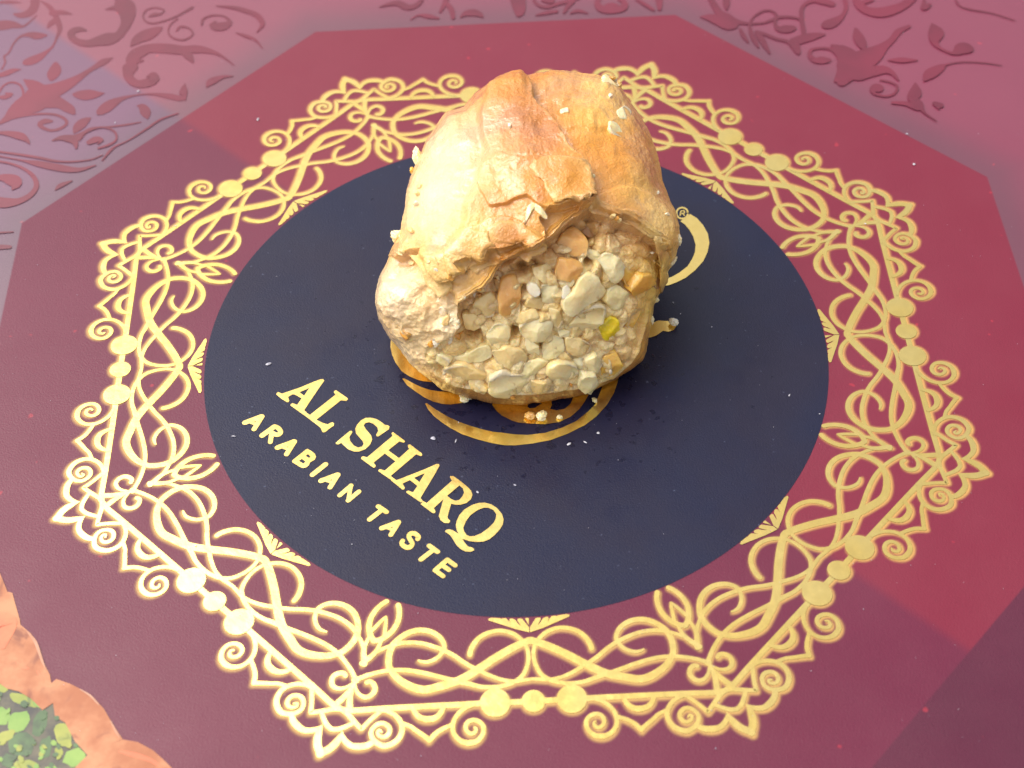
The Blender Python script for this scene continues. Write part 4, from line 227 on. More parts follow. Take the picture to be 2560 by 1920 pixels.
def glow_field(P, k=1.0045):
    X = P/k; ang = np.arctan2(X[:, 1], X[:, 0]); kk = np.round((ang+np.pi/2)/(np.pi/4)); t = -kk*np.pi/4
    x = X[:, 0]*np.cos(t)-X[:, 1]*np.sin(t); y = X[:, 0]*np.sin(t)+X[:, 1]*np.cos(t); x = -np.abs(x)
    D = np.full(len(P), 9.0); r = np.hypot(x, y); sel = np.where((r > .78) & (r < 1.25))[0]
    xs, ys = x[sel], y[sel]; d = np.full(len(sel), 9.0)
    for f in FR:
        f = f[::2] if len(f) > 12 else f
        for i in range(len(f)-1):
            a_, b_ = f[i], f[i+1]; v = b_[:2]-a_[:2]; l = max(v@v, 1e-12)
            u = np.clip(((xs-a_[0])*v[0]+(ys-a_[1])*v[1])/l, 0, 1)
            dd = np.hypot(xs-a_[0]-u*v[0], ys-a_[1]-u*v[1])-(a_[2]+u*(b_[2]-a_[2])); np.minimum(d, dd, out=d)
    for e_ in (BIG, SM):
        e_ = np.array(e_); c = e_.mean(0); d = np.minimum(d, np.hypot(xs-c[0], ys-c[1])-np.hypot(*(e_-c).T).mean())
    D[sel] = d; return D
D = glow_field(P); g = np.clip(1-(D+.003)/.0095, 0, 1); g = g*g*(3-2*g)*.52
I = np.arange(n*n).reshape(n, n); Q = np.stack([I[:-1, :-1], I[:-1, 1:], I[1:, 1:], I[1:, :-1]], -1).reshape(-1, 4)
me = fast_mesh('lid_top', np.c_[P, np.zeros(len(P))], Q); attr(me, 'glow', g); link('lid_top', me, M['lid'], box)
def slab(name, x0, x1, y0, y1, z0, z1, mat, parent):
    V = [(x, y, z) for z in (z0, z1) for x, y in ((x0, y0), (x1, y0), (x1, y1), (x0, y1))]
    F = [(0, 3, 2, 1), (4, 5, 6, 7), (0, 1, 5, 4), (1, 2, 6, 5), (2, 3, 7, 6), (3, 0, 4, 7)]
    return link(name, mesh(name, V, F), mat, parent, False)
slab('lid_board', -L, L, -L, L, -.30, -.004, mat_print('board_burgundy', (0.2, 0.016, 0.04), (0.24, 0.02, 0.045)), box)
slab('box_base', -L+.03, L-.03, -L+.03, L-.03, -.95, -.302, mat_print('base_burgundy', (0.2, 0.016, 0.04), (0.24, 0.02, 0.045)), box)

slab('tabletop', -12, 12, -9, 14, -1.6, -.951, mat_print('table_wood', (0.30, 0.24, 0.19), (0.36, 0.30, 0.24)), None)['kind'] = 'structure'

# navy round panel
t = np.linspace(0, 2*np.pi, 192, endpoint=False); R0 = .787
V = [(0.003, 0, EPS)]+[(0.003+R0*math.cos(a_), R0*math.sin(a_), EPS) for a_ in t]
link('round_panel', mesh('round_panel', V, [(0, 1+i, 1+(i+1) % 192) for i in range(192)]), M['navy'], box, False)

class Flat:
    """collects flat pieces, each a hair above the last"""
    def __init__(s, z, step=1.5e-5, split=False): s.V = []; s.F = []; s.z = z; s.step = step; s.split = split
    def add(s, pts, faces):
        b0 = len(s.V); s.V += [(p[0], p[1], s.z) for p in pts]; s.F += [tuple(b0+i for i in f) for f in faces]; s.z += s.step
    def ribbon(s, st, mir=False, k=5, raw=None):
        p = raw if raw is not None else resample(st, k); p = p.copy()
        if mir: p[:, 0] *= -1
        if len(p) > 4:
            v_ = np.diff(p[:, :2], axis=0); a_ = np.arctan2(v_[:, 1], v_[:, 0]); tn = np.abs((np.diff(a_)+np.pi) % (2*np.pi)-np.pi)
            big_ = [i+1 for i in np.where(tn > .6)[0] if 1 < i < len(p)-3]
            if big_:
                s.ribbon(None, raw=p[:big_[0]+1]); s.ribbon(None, raw=p[big_[0]:]); return
        d = np.gradient(p[:, :2], axis=0); d /= np.maximum(np.hypot(*d.T), 1e-9)[:, None]; nn = np.c_[-d[:, 1], d[:, 0]]
        l = p[:, :2]+nn*p[:, 2:3]; r = p[:, :2]-nn*p[:, 2:3]; N = len(p)
        if s.split and (p[:, 2] > .006).any():
            cr = lambda a_, b_, c_: (b_[0]-a_[0])*(c_[1]-b_[1])-(b_[1]-a_[1])*(c_[0]-b_[0])
            for i in range(N):
                if i < N-1:
                    q4 = [l[i], r[i], r[i+1], l[i+1]]; sg = [cr(q4[k], q4[(k+1) % 4], q4[(k+2) % 4]) > 0 for k in range(4)]
                    if all(sg) or not any(sg): s.add(q4, [(0, 1, 2, 3)]); s.z -= s.step*.9
                if i % 2 == 0:
                    s.add([p[i, :2]+p[i, 2]*np.array([math.cos(q), math.sin(q)]) for q in np.linspace(0, 2*np.pi, 14, endpoint=False)], [tuple(range(14))]); s.z -= s.step*.9
            for e_, sg in ((0, -1), (N-1, 1)):
                c = p[e_, :2]; h = p[e_, 2]; s.add([c+h*(math.cos(q)*d[e_]*sg+math.sin(q)*nn[e_]) for q in np.linspace(-np.pi/2, np.pi/2, 7)], [tuple(range(7))])
            return
        pts = list(l)+list(r); F = [(i, N+i, N+i+1, i+1) for i in range(N-1)]
        for e_, sg in ((0, -1), (N-1, 1)):     # round caps
            c = p[e_, :2]; h = p[e_, 2]; b0 = len(pts); ks = np.linspace(-np.pi/2, np.pi/2, 7)
            pts += [c+h*(math.cos(q)*d[e_]*sg+math.sin(q)*nn[e_]) for q in ks]; F.append(tuple(range(b0, b0+7)))
        s.add(pts, F)
    def poly(s, outer, holes=(), mir=False):
        k = -1 if mir else 1; rings = [[Vector((p[0]*k, p[1], 0)) for p in r] for r in [outer]+list(holes)]
        tri = tessellate_polygon(rings); s.add([p for r in rings for p in r], tri)
    def make(s, name, mat, parent, rot=0.0):
        me = mesh(name, s.V, s.F); bm = bmesh.new(); bm.from_mesh(me)
        for f in bm.faces:
            if f.normal.z < 0: f.normal_flip()
        bm.to_mesh(me); bm.free(); o = link(name, me, mat, parent, False); o.rotation_euler[2] = rot; return o

# eight identical filigree sides, three beads each
f = Flat(1.5*EPS)
for raw in FR:
    f.ribbon(None, raw=raw); f.ribbon(None, mir=True, raw=raw)
f.poly(FAN); f.poly(FAN, mir=True); f.poly([p for p in TRI])
side = f.make('filigree', M['foil'], box)
beads = []
for pts, mir in ((BIG, False), (SM, None), (BIG, True)):
    b_ = Flat(f.z+2e-4); pts = np.array(pts)
    if mir is None: pts = pts-[pts[:, 0].mean(), 0]
    b_.poly(pts.tolist(), mir=bool(mir)); beads.append(b_.make('bead', M['foil'], side))
for k in range(1, 8):
    s2 = side.copy(); C.objects.link(s2); s2.parent = box; s2.rotation_euler[2] = k*math.pi/4
    for b_ in beads:
        c = b_.copy(); C.objects.link(c); c.parent = s2

# lettering and emblem
def piece(name, outer, holes=(), z=3*EPS, mat='foil', parent=box):
    q = Flat(z); q.poly(outer, holes); return q.make(name, M[mat], parent)
def strokes(name, sts, z=3*EPS, mat='foil', parent=box):
    q = Flat(z)
    for s_ in sts: q.ribbon(s_)
    return q.make(name, M[mat], parent)
word1 = bpy.data.objects.new('brand_lettering', None); word2 = bpy.data.objects.new('tagline_lettering', None); emb = bpy.data.objects.new('gold_emblem', None)
for e_ in (word1, word2, emb): C.objects.link(e_); e_.parent = box; e_.empty_display_size = .01
for i, (ch, outer, holes) in enumerate(LET): piece('letter', outer, holes, 3*EPS+i*1e-4, parent=word1)
for i, (ch, sts) in enumerate(SML):
    if ch == 'B': piece('letter', sts[0], sts[1:], parent=word2)
    else: strokes('letter', sts, parent=word2)
for i, (nm, outer, holes) in enumerate(LOGO): piece(nm, outer, holes, 3*EPS+i*1e-4, parent=emb)
strokes('trademark_ring', RING, 4*EPS, parent=emb)

# spot-varnish scrolls beyond the octagon, and the printed sweets in the corner
q = Flat(EPS*.8, 6e-6, True)
def inside8(p): return max(abs(p[0]), abs(p[1]), (abs(p[0])+abs(p[1]))*.70711) < 1.334
for s_ in VAR:
    p = resample(s_, 5); keep = []
    for r_ in p:
        if inside8(r_): 
            if len(keep) > 1: q.ribbon(None, raw=np.array(keep))
            keep = []
        else: keep.append(r_)
    if len(keep) > 1: q.ribbon(None, raw=np.array(keep))
o = q.make('varnish_scrolls', M['var'], box); o['kind'] = 'stuff'
pr = bpy.data.objects.new('printed_sweets', None); C.objects.link(pr); pr.parent = box; pr.empty_display_size = .01
piece('printed_shadow', DARK, (), EPS, 'dark', pr)
for i, (k, pts) in enumerate(LEAF): piece('printed_nut', pts, (), EPS*1.3+i*3e-5, 'leaf%d' % k, pr)
for i, pts in enumerate(ROLL):
    r_ = piece('printed_roll', pts, (), EPS*3+i*1e-4, 'roll', pr)
for i, s_ in enumerate(ROLLHI): strokes('printed_glint', [s_], EPS*5+i*3e-5, 'hi', pr)
for i, s_ in enumerate(ROLLRED): strokes('printed_fold', [s_], EPS*4+i*3e-5, 'red', pr)

# ------------------------------------------------------------------ noise
rng = np.random.RandomState(7); LAT = rng.rand(64, 64, 64).astype(np.float32)
def vnoise(P, s, seed=0):
    x = P*s+seed*17.31; i = np.floor(x).astype(int); f_ = x-i; f_ = f_*f_*(3-2*f_); i &= 63; j = (i+1) & 63
    g_ = lambda a_, b_, c: LAT[a_, b_, c]
    a0 = g_(i[:, 0], i[:, 1], i[:, 2])*(1-f_[:, 0])+g_(j[:, 0], i[:, 1], i[:, 2])*f_[:, 0]
    a1 = g_(i[:, 0], j[:, 1], i[:, 2])*(1-f_[:, 0])+g_(j[:, 0], j[:, 1], i[:, 2])*f_[:, 0]
    a2 = g_(i[:, 0], i[:, 1], j[:, 2])*(1-f_[:, 0])+g_(j[:, 0], i[:, 1], j[:, 2])*f_[:, 0]
    a3 = g_(i[:, 0], j[:, 1], j[:, 2])*(1-f_[:, 0])+g_(j[:, 0], j[:, 1], j[:, 2])*f_[:, 0]
    return (a0*(1-f_[:, 1])+a1*f_[:, 1])*(1-f_[:, 2])+(a2*(1-f_[:, 1])+a3*f_[:, 1])*f_[:, 2]
def fbm(P, s, o=4, seed=0, r=.5):
    t_ = 0; a_ = 1; tot = 0
    for k in range(o): t_ = t_+a_*vnoise(P, s*2.03**k, seed+k); tot += a_; a_ *= r
    return t_/tot-.5
def sst(x, lo, hi):
    t_ = np.clip((x-lo)/(hi-lo), 0, 1); return t_*t_*(3-2*t_)
def polysd(px, py, poly):
    """signed distance in photo pixels, negative inside"""
    A = np.array(poly, float); B = np.roll(A, -1, 0); d = np.full(px.shape, 1e9); ins = np.zeros(px.shape, bool)
    for (ax, ay), (bx, by) in zip(A, B):
        vx, vy = bx-ax, by-ay; u = np.clip(((px-ax)*vx+(py-ay)*vy)/max(vx*vx+vy*vy, 1e-9), 0, 1)
        d = np.minimum(d, np.hypot(px-ax-u*vx, py-ay-u*vy))
        c = ((ay > py) != (by > py)); 
        if abs(vy) > 1e-9: ins ^= c & (px < vx*(py-ay)/vy+ax)
    return np.where(ins, -d, d)
G = lambda l: [(900+.37975*x, 500+.37975*y) for x, y in l]        # traced points of the pastry, photo pixels
H = lambda l: [(900+.37975*x, 150+.37975*y) for x, y in l]

# ------------------------------------------------------------------ the pastry body: a flattened roll standing on the lid
def rays(px, py):
    d = np.stack([(px-1280)/FP, -(py-960)/FP, -np.ones_like(px)], -1)@RW; return d/np.linalg.norm(d, axis=-1, keepdims=True)
CB = np.array([.045, .185, .225]); AX = np.array([.385, .36, .295]); PW = 2.9
def fbody(X):
    Y_ = X-CB; Y_ = np.stack([Y_[..., 0], Y_[..., 1]-.32*Y_[..., 2], Y_[..., 2]], -1); q_ = np.abs(Y_/AX)**PW; return np.maximum(q_.sum(-1)**(1/PW)-1, -X[..., 2]/.3)
def hit(px, py, steps=70, near=True):
    d = rays(px, py); ts = np.linspace(3.3, 4.75, steps); best = np.full(px.shape, np.nan); mn = np.full(px.shape, 9.0)
    prev = np.full(px.shape, 9.0); ent = np.full(px.shape, np.nan); ext = np.full(px.shape, np.nan); tm = np.zeros(px.shape)
    for t_ in ts:
        v = fbody(CP+d*t_); k = v < mn; mn = np.where(k, v, mn); tm = np.where(k, t_, tm)
        c = (prev > 0) & (v <= 0) & np.isnan(ent); fr = prev/(prev-v+1e-12); ent = np.where(c, t_-(ts[1]-ts[0])*(1-fr), ent)
        c = (prev <= 0) & (v > 0); ext = np.where(c, t_-(ts[1]-ts[0])*(1-(-prev)/(-prev+v+1e-12)), ext); prev = v
    return mn, np.where(np.isnan(ent), tm, ent), np.where(np.isnan(ext), tm, ext), d
OUT = H([(1062,70),(1000,76),(880,130),(760,215),(680,310),(560,345),(500,440),(440,530),(400,630),(345,740),(312,850),(300,980),(278,1060),(272,1150),(215,1240),(175,1340),(130,1430),(105,1530)]) + \
      G([(104,680),(125,790),(160,850),(200,915),(250,965),(290,1020),(330,1080),(400,1140),(500,1225),(560,1255),(640,1285),(760,1318),(860,1342),(950,1350),(1100,1348),(1200,1330),(1330,1308),(1500,1275),(1580,1235),(1700,1170),(1800,1105),(1868,1050),(1892,980),(1905,880),(1928,780),(1940,690),(1985,610),(2035,540),(2035,470),(2075,390),(2095,300)]) + \
      H([(2108,1190),(2100,1100),(2082,1010),(2045,930),(1990,800),(1962,650),(1930,540),(1880,430),(1830,350),(1770,270),(1722,185),(1640,122),(1540,98),(1420,82),(1300,70),(1180,80),(1100,96)])
PC = np.array([1328.0, 610.0])            # polar centre, photo pixels
NPH, NR, NB = 1000, 330, 60
ph = np.linspace(0, 2*np.pi, NPH, endpoint=False)
o_ = np.array(OUT); an = np.unwrap(np.arctan2(o_[:, 1]-PC[1], o_[:, 0]-PC[0])); rr = np.hypot(*(o_-PC).T)
if an[-1] < an[0]: an, rr = an[::-1], rr[::-1]
an3 = np.r_[an-2*np.pi, an, an+2*np.pi, an+4*np.pi]; rr3 = np.r_[rr, rr, rr, rr]; srt = np.argsort(an3, kind='stable'); tgt = np.interp(ph, an3[srt], rr3[srt])
ker = np.array([1, 2, 3, 2, 1.])/9; tgt = np.convolve(np.r_[tgt[-2:], tgt, tgt[:2]], ker, 'valid')
rp = np.c_[np.cos(ph)*60, np.sin(ph)*60, np.zeros(NPH)]
tgt = tgt*(1+.010*fbm(rp, .35, 3, 3)+.007*fbm(rp, 1.2, 3, 5))
lo, hi = np.full(NPH, 60.0), np.full(NPH, 700.0)
for _ in range(14):
    md = (lo+hi)/2; mn, *_r = hit(PC[0]+md*np.cos(ph), PC[1]+md*np.sin(ph)); ins = mn < 0
    lo = np.where(ins, md, lo); hi = np.where(ins, hi, md)
bas = lo*.998
rho = np.sin(np.linspace(0, 1, NR+1)*np.pi/2)[1:]*.9995*.5+np.linspace(0, 1, NR+1)[1:]*.9995*.5
RHO, PH = np.meshgrid(rho, ph, indexing='ij')
bpx = PC[0]+RHO*bas*np.cos(PH); bpy_ = PC[1]+RHO*bas*np.sin(PH)
_, t_in, t_out, dray = hit(bpx, bpy_)
kk_ = np.exp(-np.linspace(-2.5, 2.5, 61)**2); kk_ /= kk_.sum(); tgs = np.convolve(np.r_[tgt[-30:], tgt, tgt[:30]], kk_, 'valid')
WR = sst(RHO, .80, .995); TG = tgs*(1-WR)+tgt*WR
PX = PC[0]+RHO*TG*np.cos(PH); PY = PC[1]+RHO*TG*np.sin(PH)
dd = rays(PX, PY); FRONT = CP+dd*t_in[..., None]; BACK = CP+dd*t_out[..., None]
for A_ in (FRONT, BACK): A_[..., 2] = np.maximum(A_[..., 2], .004)
# close the rim and build the hidden back from fewer rings
RIM = .5*(FRONT[-1]+BACK[-1]); 
# smooth front normals
def grid_normals(A_):
    du = np.gradient(A_, axis=0); dv = np.roll(A_, -1, 1)-np.roll(A_, 1, 1); nn = np.cross(dv, du); nn /= np.maximum(np.linalg.norm(nn, axis=-1, keepdims=True), 1e-12)
    s_ = np.sign((nn*(A_-CB)).sum(-1).mean()); return nn*s_
NRM = grid_normals(FRONT)
for _ in range(6):
    NRM = (NRM+np.roll(NRM, 6, 1)+np.roll(NRM, -6, 1)); NRM[1:-1] += NRM[:-2]+NRM[2:]; NRM /= np.linalg.norm(NRM, axis=-1, keepdims=True)
BASE = FRONT.copy()

MOUTH = G([(655,668),(730,625),(810,570),(870,512),(905,455),(960,395),(1040,368),(1115,338),(1190,305),(1235,270),(1290,215),(1350,168),(1420,118),(1470,78),(1530,60),(1620,92),(1720,130),(1820,172),(1910,228),(1985,310),(2005,400),(1990,520),(1945,640),(1895,720),(1878,850),(1845,980),(1780,1080),(1690,1155),(1570,1215),(1400,1250),(1250,1275),(1080,1290),(900,1290),(780,1270),(650,1235),(540,1180),(470,1110),(430,1030),(450,960),(540,930),(620,900),(660,830),(640,750)])
LIP = G([(655,668),(730,625),(810,570),(870,512),(905,455),(960,395),(1040,368),(1115,338),(1190,305),(1235,270),(1290,215),(1350,168),(1420,118),(1470,78),(1530,60),(1620,92),(1720,130),(1820,172),(1910,228),(1985,310)])
def lined(px, py, line):
    d = np.full(px.shape, 1e9)
    for (ax, ay), (bx, by) in zip(line[:-1], line[1:]):
        vx, vy = bx-ax, by-ay; u = np.clip(((px-ax)*vx+(py-ay)*vy)/(vx*vx+vy*vy), 0, 1); d = np.minimum(d, np.hypot(px-ax-u*vx, py-ay-u*vy))
    return d
fx, fy = PX.ravel(), PY.ravel(); X3 = BASE.reshape(-1, 3)
jit = 5*fbm(X3, 30, 3, 21); jit2 = 5*fbm(X3, 30, 3, 31)
JQ = 30*fbm(X3, 15, 4, 62, .6); JQ2 = 30*fbm(X3, 15, 4, 72, .6); kq = .25+.75*sst(700-fy, -60, 60); qx, qy = fx+(jit+JQ)*kq, fy+(jit2+JQ2)*kq
sm = polysd(qx, qy, MOUTH); dl = lined(qx, qy, LIP)
inm = sst(-sm, -1, 5)
dep = .004+.038*np.exp(-(dl/62)**2)+.020*sst(-sm, 0, 90)
# right wall is shallower, thick crust edge
dep *= 1-.40*sst(fx, 1560, 1650)
for (cx, cy), r_, h_ in [(c_, r1, h1) for c_, r1, h1 in ((G([(1505,185)])[0], 26, .07), (G([(1525,420)])[0], 11, .05), (G([(1070,450)])[0], 15, .05), (G([(735,925)])[0], 14, .10), (G([(690,930)])[0], 9, .08), (G([(1020,908)])[0], 10, .10), (G([(1355,925)])[0], 8, .09), (G([(1190,985)])[0], 6, .07), (G([(1085,620)])[0], 12, .035), (G([(1480,230)])[0], 16, .04))]:
    dep += h_*np.exp(-((fx-cx)**2+(fy-cy)**2)/(r_*r_))
# nutty lumps: cells on the broken face
ncell = 260; cx_ = rng.uniform(1060, 1680, 900); cy_ = rng.uniform(510, 1000, 900)
ok = polysd(cx_, cy_, MOUTH) < -2; cells = np.c_[cx_, cy_][ok]
pick = [cells[0]]
for c_ in cells[1:]:
    if min(np.hypot(*(c_-p_)) for p_ in pick) > 30: pick.append(c_)
cells = np.array(pick); im = np.where(sm < 3)[0]; WJ = 60*fbm(X3[im], 12, 4, 81); WJ2 = 60*fbm(X3[im], 12, 4, 91); X = np.c_[fx[im]+jit[im]*2.2+WJ, fy[im]+jit2[im]*2.2+WJ2]
f1 = np.full(len(im), 1e9); f2 = f1.copy(); idx = np.zeros(len(im), int)
for k, c_ in enumerate(cells):
    d = np.hypot(*(X-c_).T); b1 = d < f1; f2 = np.where(b1, f1, np.minimum(f2, d)); f1 = np.where(b1, d, f1); idx = np.where(b1, k, idx)
hc = rng.uniform(-.0015, .0015, len(cells)); tl = rng.uniform(-.0003, .0003, (len(cells), 2))
lump = np.zeros(len(fx)); cellid = np.zeros(len(fx), int); cellid[im] = idx; edge = np.ones(len(fx)); edge[im] = sst(f2-f1, 0, 5)
off = X-cells[idx]; lump[im] = (hc[idx]+(off*tl[idx]).sum(-1))*sst(f2-f1, 0, 4)-.004*(1-sst(f2-f1, 0, 3))*sst(fbm(X3[im], 9, 3, 95), -.04, .10)-.00002*f1**2
wall = sst(fx, 1555, 1620)*sst(fy, 520, 560)               # smooth inner wall of pastry on the right
crumb = .022*fbm(X3, 14, 3, 9)+.012*(.5-np.abs(fbm(X3, 30, 3, 14))*2)+.005*fbm(X3, 90, 3, 15)
FH = -dep+lump*(1-.55*wall)+crumb*(1-.4*wall)
# crust relief
XA = X3*np.array([1.0, .22, .45]); CH = .007*(.5-np.abs(fbm(XA, 26, 4, 12))*2)*sst(fbm(X3, 5, 3, 13), -.15, .15)+.040*fbm(X3, 4.5, 4, 2)+.010*fbm(X3, 16, 4, 6)+.0026*fbm(X3, 55, 3, 8)
JG = 34*fbm(X3, 13, 3, 61); JG2 = 34*fbm(X3, 13, 3, 71)
def step(poly, h_, soft=2.2, jt=1.0):
    return h_*sst(-polysd(fx+(jit+JG)*jt, fy+(jit2+JG2)*jt, poly), -soft, soft)
FLAP = H([(1062,40),(1112,130),(1146,200),(1150,270),(1178,332),(1242,400),(1312,500),(1380,630),(1452,680),(1490,720),(1500,800),(1522,880),(1515,965),(1430,988),(1370,962),(1300,988),(1255,985),(1190,1050),(1225,1120),(1225,1200),(1150,1250),(1060,1215),(950,1250),(840,1250),(800,1330),(690,1300),(640,1340),(690,1400),(600,1440),(500,1450),(440,1380),(400,1270),(330,1260),(240,1300),(100,1300),(0,900),(300,0)])
PLY2 = H([(1190,300),(1250,330),(1420,300),(1560,330),(1640,420),(1600,470),(1440,460),(1330,500),(1240,420)])
PLY3 = H([(780,760),(860,720),(940,650),(1060,690),(1190,690),(1300,690),(1480,710),(1530,900),(1520,980),(1250,1000),(1100,940),(950,1000),(840,1000),(800,880)])
PLY4 = H([(840,1080),(1080,1100),(1240,1200),(1230,1260),(1110,1300),(1040,1290),(960,1330),(820,1300),(700,1390),(600,1400),(560,1250),(700,1150)])
VFLAP = H([(1078,1085),(1098,965),(1150,932),(1200,975),(1240,1035),(1235,1050),(1178,1010),(1140,985),(1120,1015)])
BULG = H([(220,1290),(330,1300),(420,1330),(440,1420),(560,1500),(640,1580),(620,1700),(500,1720),(300,1560),(180,1420)])
LEFTZ = H([(880,150),(850,300),(815,420),(850,600),(790,760),(760,900),(700,1000),(640,1200),(560,1260),(100,1320),(-200,600),(400,50)])
RIMP = G([(1505,0),(1500,48),(1560,52),(1660,85),(1820,148),(1940,248),(2020,330),(2040,470),(2120,470),(2140,200),(1980,0),(1700,-50)])
CH += step(FLAP, .027, 1.6)+step(PLY3, .010)+step(PLY2, .006, 9)+step(PLY4, .009)+step(RIMP, .008, 6)-step(BULG, .020, 12)-step(LEFTZ, .020, 16)
# crinkled, flaky left foot of the crust and the dark wet rim underneath
foot = sst(fy, 690, 760)*sst(1200-fx, 0, 90); CH += foot*(.022*(.5-np.abs(fbm(X3, 20, 4, 41))*2)+.008*np.abs(fbm(X3, 60, 3, 42)))
led = sm+14*fbm(X3, 22, 3, 77); CH -= (.011*(1-sst(led, 4, 7))+.007*(1-sst(led, 11, 14)))*sst(760-fy, 0, 30)
CH += .020*sst(-dl, -22, -3)*(sm > 0)                      # lips curl outward
for (cx, cy), s_, h_ in ((H([(880,240)])[0], 20, .006), (H([(1420,520)])[0], 30, .008), (H([(640,900)])[0], 50, .012), (H([(1700,760)])[0], 50, .012), (G([(350,420)])[0], 30, -.018), (G([(450,620)])[0], 34, -.016)):
    CH += h_*np.exp(-((fx-cx)**2+(fy-cy)**2)/(2*s_*s_))
rimf = 1-sst(RHO.ravel(), .93, 1.0)*.85
HT = (CH*(1-inm)+FH*inm)*rimf
ND = NRM.reshape(-1, 3); PT = X3+ND*HT[:, None]; PT[:, 2] = np.maximum(PT[:, 2], .003)
PT = PT.reshape(NR, NPH, 3)
def surf(px, py, lift=0.0, base=False):
    """point on the finished pastry seen at a photo pixel, and the smooth outward normal there"""
    d = np.array([px, py])-PC; a_ = math.atan2(d[1], d[0]) % (2*np.pi); k = a_/(2*np.pi)*NPH; i0 = int(k) % NPH
    r_ = np.hypot(*d)/tgs[i0]; j = int(np.clip(np.searchsorted(rho, r_), 0, NR-1))
    return (BASE if base else PT)[j, i0]+NRM[j, i0]*lift, NRM[j, i0]
# colours of dough and filling; the pale left is sugar glaze plus painted glare
def blobmix(col, lst):
    for (cx, cy), s_, c_, a_ in lst:
        k = (a_*np.exp(-((fx+jit*5-cx)**2+(fy+jit2*5-cy)**2)/(2*s_*s_)))[:, None]; col = col*(1-k)+np.array(c_)*k
    return col
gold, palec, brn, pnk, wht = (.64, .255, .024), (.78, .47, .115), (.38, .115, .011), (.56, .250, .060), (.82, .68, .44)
n5 = sst(fbm(X3, 5, 4, 51), -.16, .18)[:, None]; col = np.array(gold)*n5+np.array(palec)*(1-n5)
n6 = sst(fbm(X3, 11, 5, 52, .6), -.03, .20)[:, None]*.85; col = col*(1-n6)+np.array(brn)*n6
n7 = sst(fbm(XA, 30, 4, 53), .03, .2)[:, None]*.35; col = col*(1-n7)+np.array((.68, .36, .07))*n7
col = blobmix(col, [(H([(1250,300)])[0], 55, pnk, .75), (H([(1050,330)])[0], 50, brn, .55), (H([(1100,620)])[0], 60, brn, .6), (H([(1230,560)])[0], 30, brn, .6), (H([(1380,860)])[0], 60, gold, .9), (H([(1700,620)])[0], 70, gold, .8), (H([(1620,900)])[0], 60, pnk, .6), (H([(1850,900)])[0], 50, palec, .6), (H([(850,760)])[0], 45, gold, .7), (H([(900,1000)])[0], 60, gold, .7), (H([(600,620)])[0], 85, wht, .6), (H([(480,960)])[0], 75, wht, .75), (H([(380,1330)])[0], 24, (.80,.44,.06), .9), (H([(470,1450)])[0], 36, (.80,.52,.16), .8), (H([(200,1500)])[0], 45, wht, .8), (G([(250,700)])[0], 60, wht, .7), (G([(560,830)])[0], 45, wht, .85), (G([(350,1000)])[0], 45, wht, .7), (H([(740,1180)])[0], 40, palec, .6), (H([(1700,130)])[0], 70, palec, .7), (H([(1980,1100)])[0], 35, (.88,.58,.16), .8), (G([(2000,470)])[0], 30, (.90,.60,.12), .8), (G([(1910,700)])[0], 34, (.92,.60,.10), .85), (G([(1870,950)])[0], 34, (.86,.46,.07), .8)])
edgecol = sst(-sst(np.abs(polysd(fx+jit+JG, fy+jit2+JG2, FLAP)), 0, 5), -1, -.2)[:, None]*.45; col = col*(1-edgecol)+np.array((.72, .40, .12))*edgecol
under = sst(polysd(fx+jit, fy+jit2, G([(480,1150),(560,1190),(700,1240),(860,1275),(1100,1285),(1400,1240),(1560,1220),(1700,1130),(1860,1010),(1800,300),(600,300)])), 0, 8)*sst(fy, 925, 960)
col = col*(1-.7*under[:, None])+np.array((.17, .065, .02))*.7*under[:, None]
cellc = np.array([[.93,.70,.32],[.95,.76,.40],[.88,.60,.24],[.97,.81,.48],[.92,.66,.28]])[rng.randint(0, 5, len(cells))]
fc = cellc[cellid]*.5+np.array((.88, .64, .29))*.5; k = (1-edge)[:, None]*.35; fc = fc*(1-k)+np.array((.58, .33, .10))*k
fc = fc*(1-wall[:, None]*.8)+np.array((.84, .50, .13))*wall[:, None]*.8
dk = np.exp(-(dl/58)**2)[:, None]*.75; fc = np.where(True, fc*1.0, fc); yl = (sst(fx, 1575, 1640)*sst(fy, 590, 660))[:, None]*.7; fc = fc*(1-yl)+np.array((.95, .62, .12))*yl; fc = fc*(1-dk)+np.array((.66, .35, .12))*dk  # filling yellower at the right, browner towards the upper lip
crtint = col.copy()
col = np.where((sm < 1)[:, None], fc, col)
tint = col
# quads, split into crust and filling
I = np.arange(NR*NPH).reshape(NR, NPH); In = np.roll(I, -1, 1)
Q = np.stack([I[:-1], I[1:], In[1:], In[:-1]], -1).reshape(-1, 4)
# back shell: rings shared from the rim inwards
bi = np.unique(np.linspace(0, NR-1, NB).astype(int))[::-1][1:]; BK = BACK[bi]
NB_ = len(bi); nb = BK.reshape(-1, 3); bn = nb-CB; bn /= np.linalg.norm(bn, axis=1, keepdims=True)
w_ = np.repeat(1-rho[bi], NPH)*3; bk2 = nb+bn*(.03*fbm(nb, 4.5, 4, 2)*np.clip(w_, 0, 1))[:, None]; bk2[:, 2] = np.maximum(bk2[:, 2], .003)
V = np.vstack([PT.reshape(-1, 3), bk2, [bk2[-NPH:].mean(0)], [PT[0].mean(0)]]); nF = NR*NPH
rings = np.vstack([I[-1][None], nF+np.arange(NB_*NPH).reshape(NB_, NPH)]); rn = np.roll(rings, -1, 1)
QB = np.stack([rings[:-1], rings[1:], rn[1:], rn[:-1]], -1).reshape(-1, 4)
cb, cf = nF+NB_*NPH, nF+NB_*NPH+1
TB = np.stack([rings[-1], np.full(NPH, cb), rn[-1], rn[-1]], -1); TF = np.stack([np.full(NPH, cf), I[0], In[0], In[0]], -1)
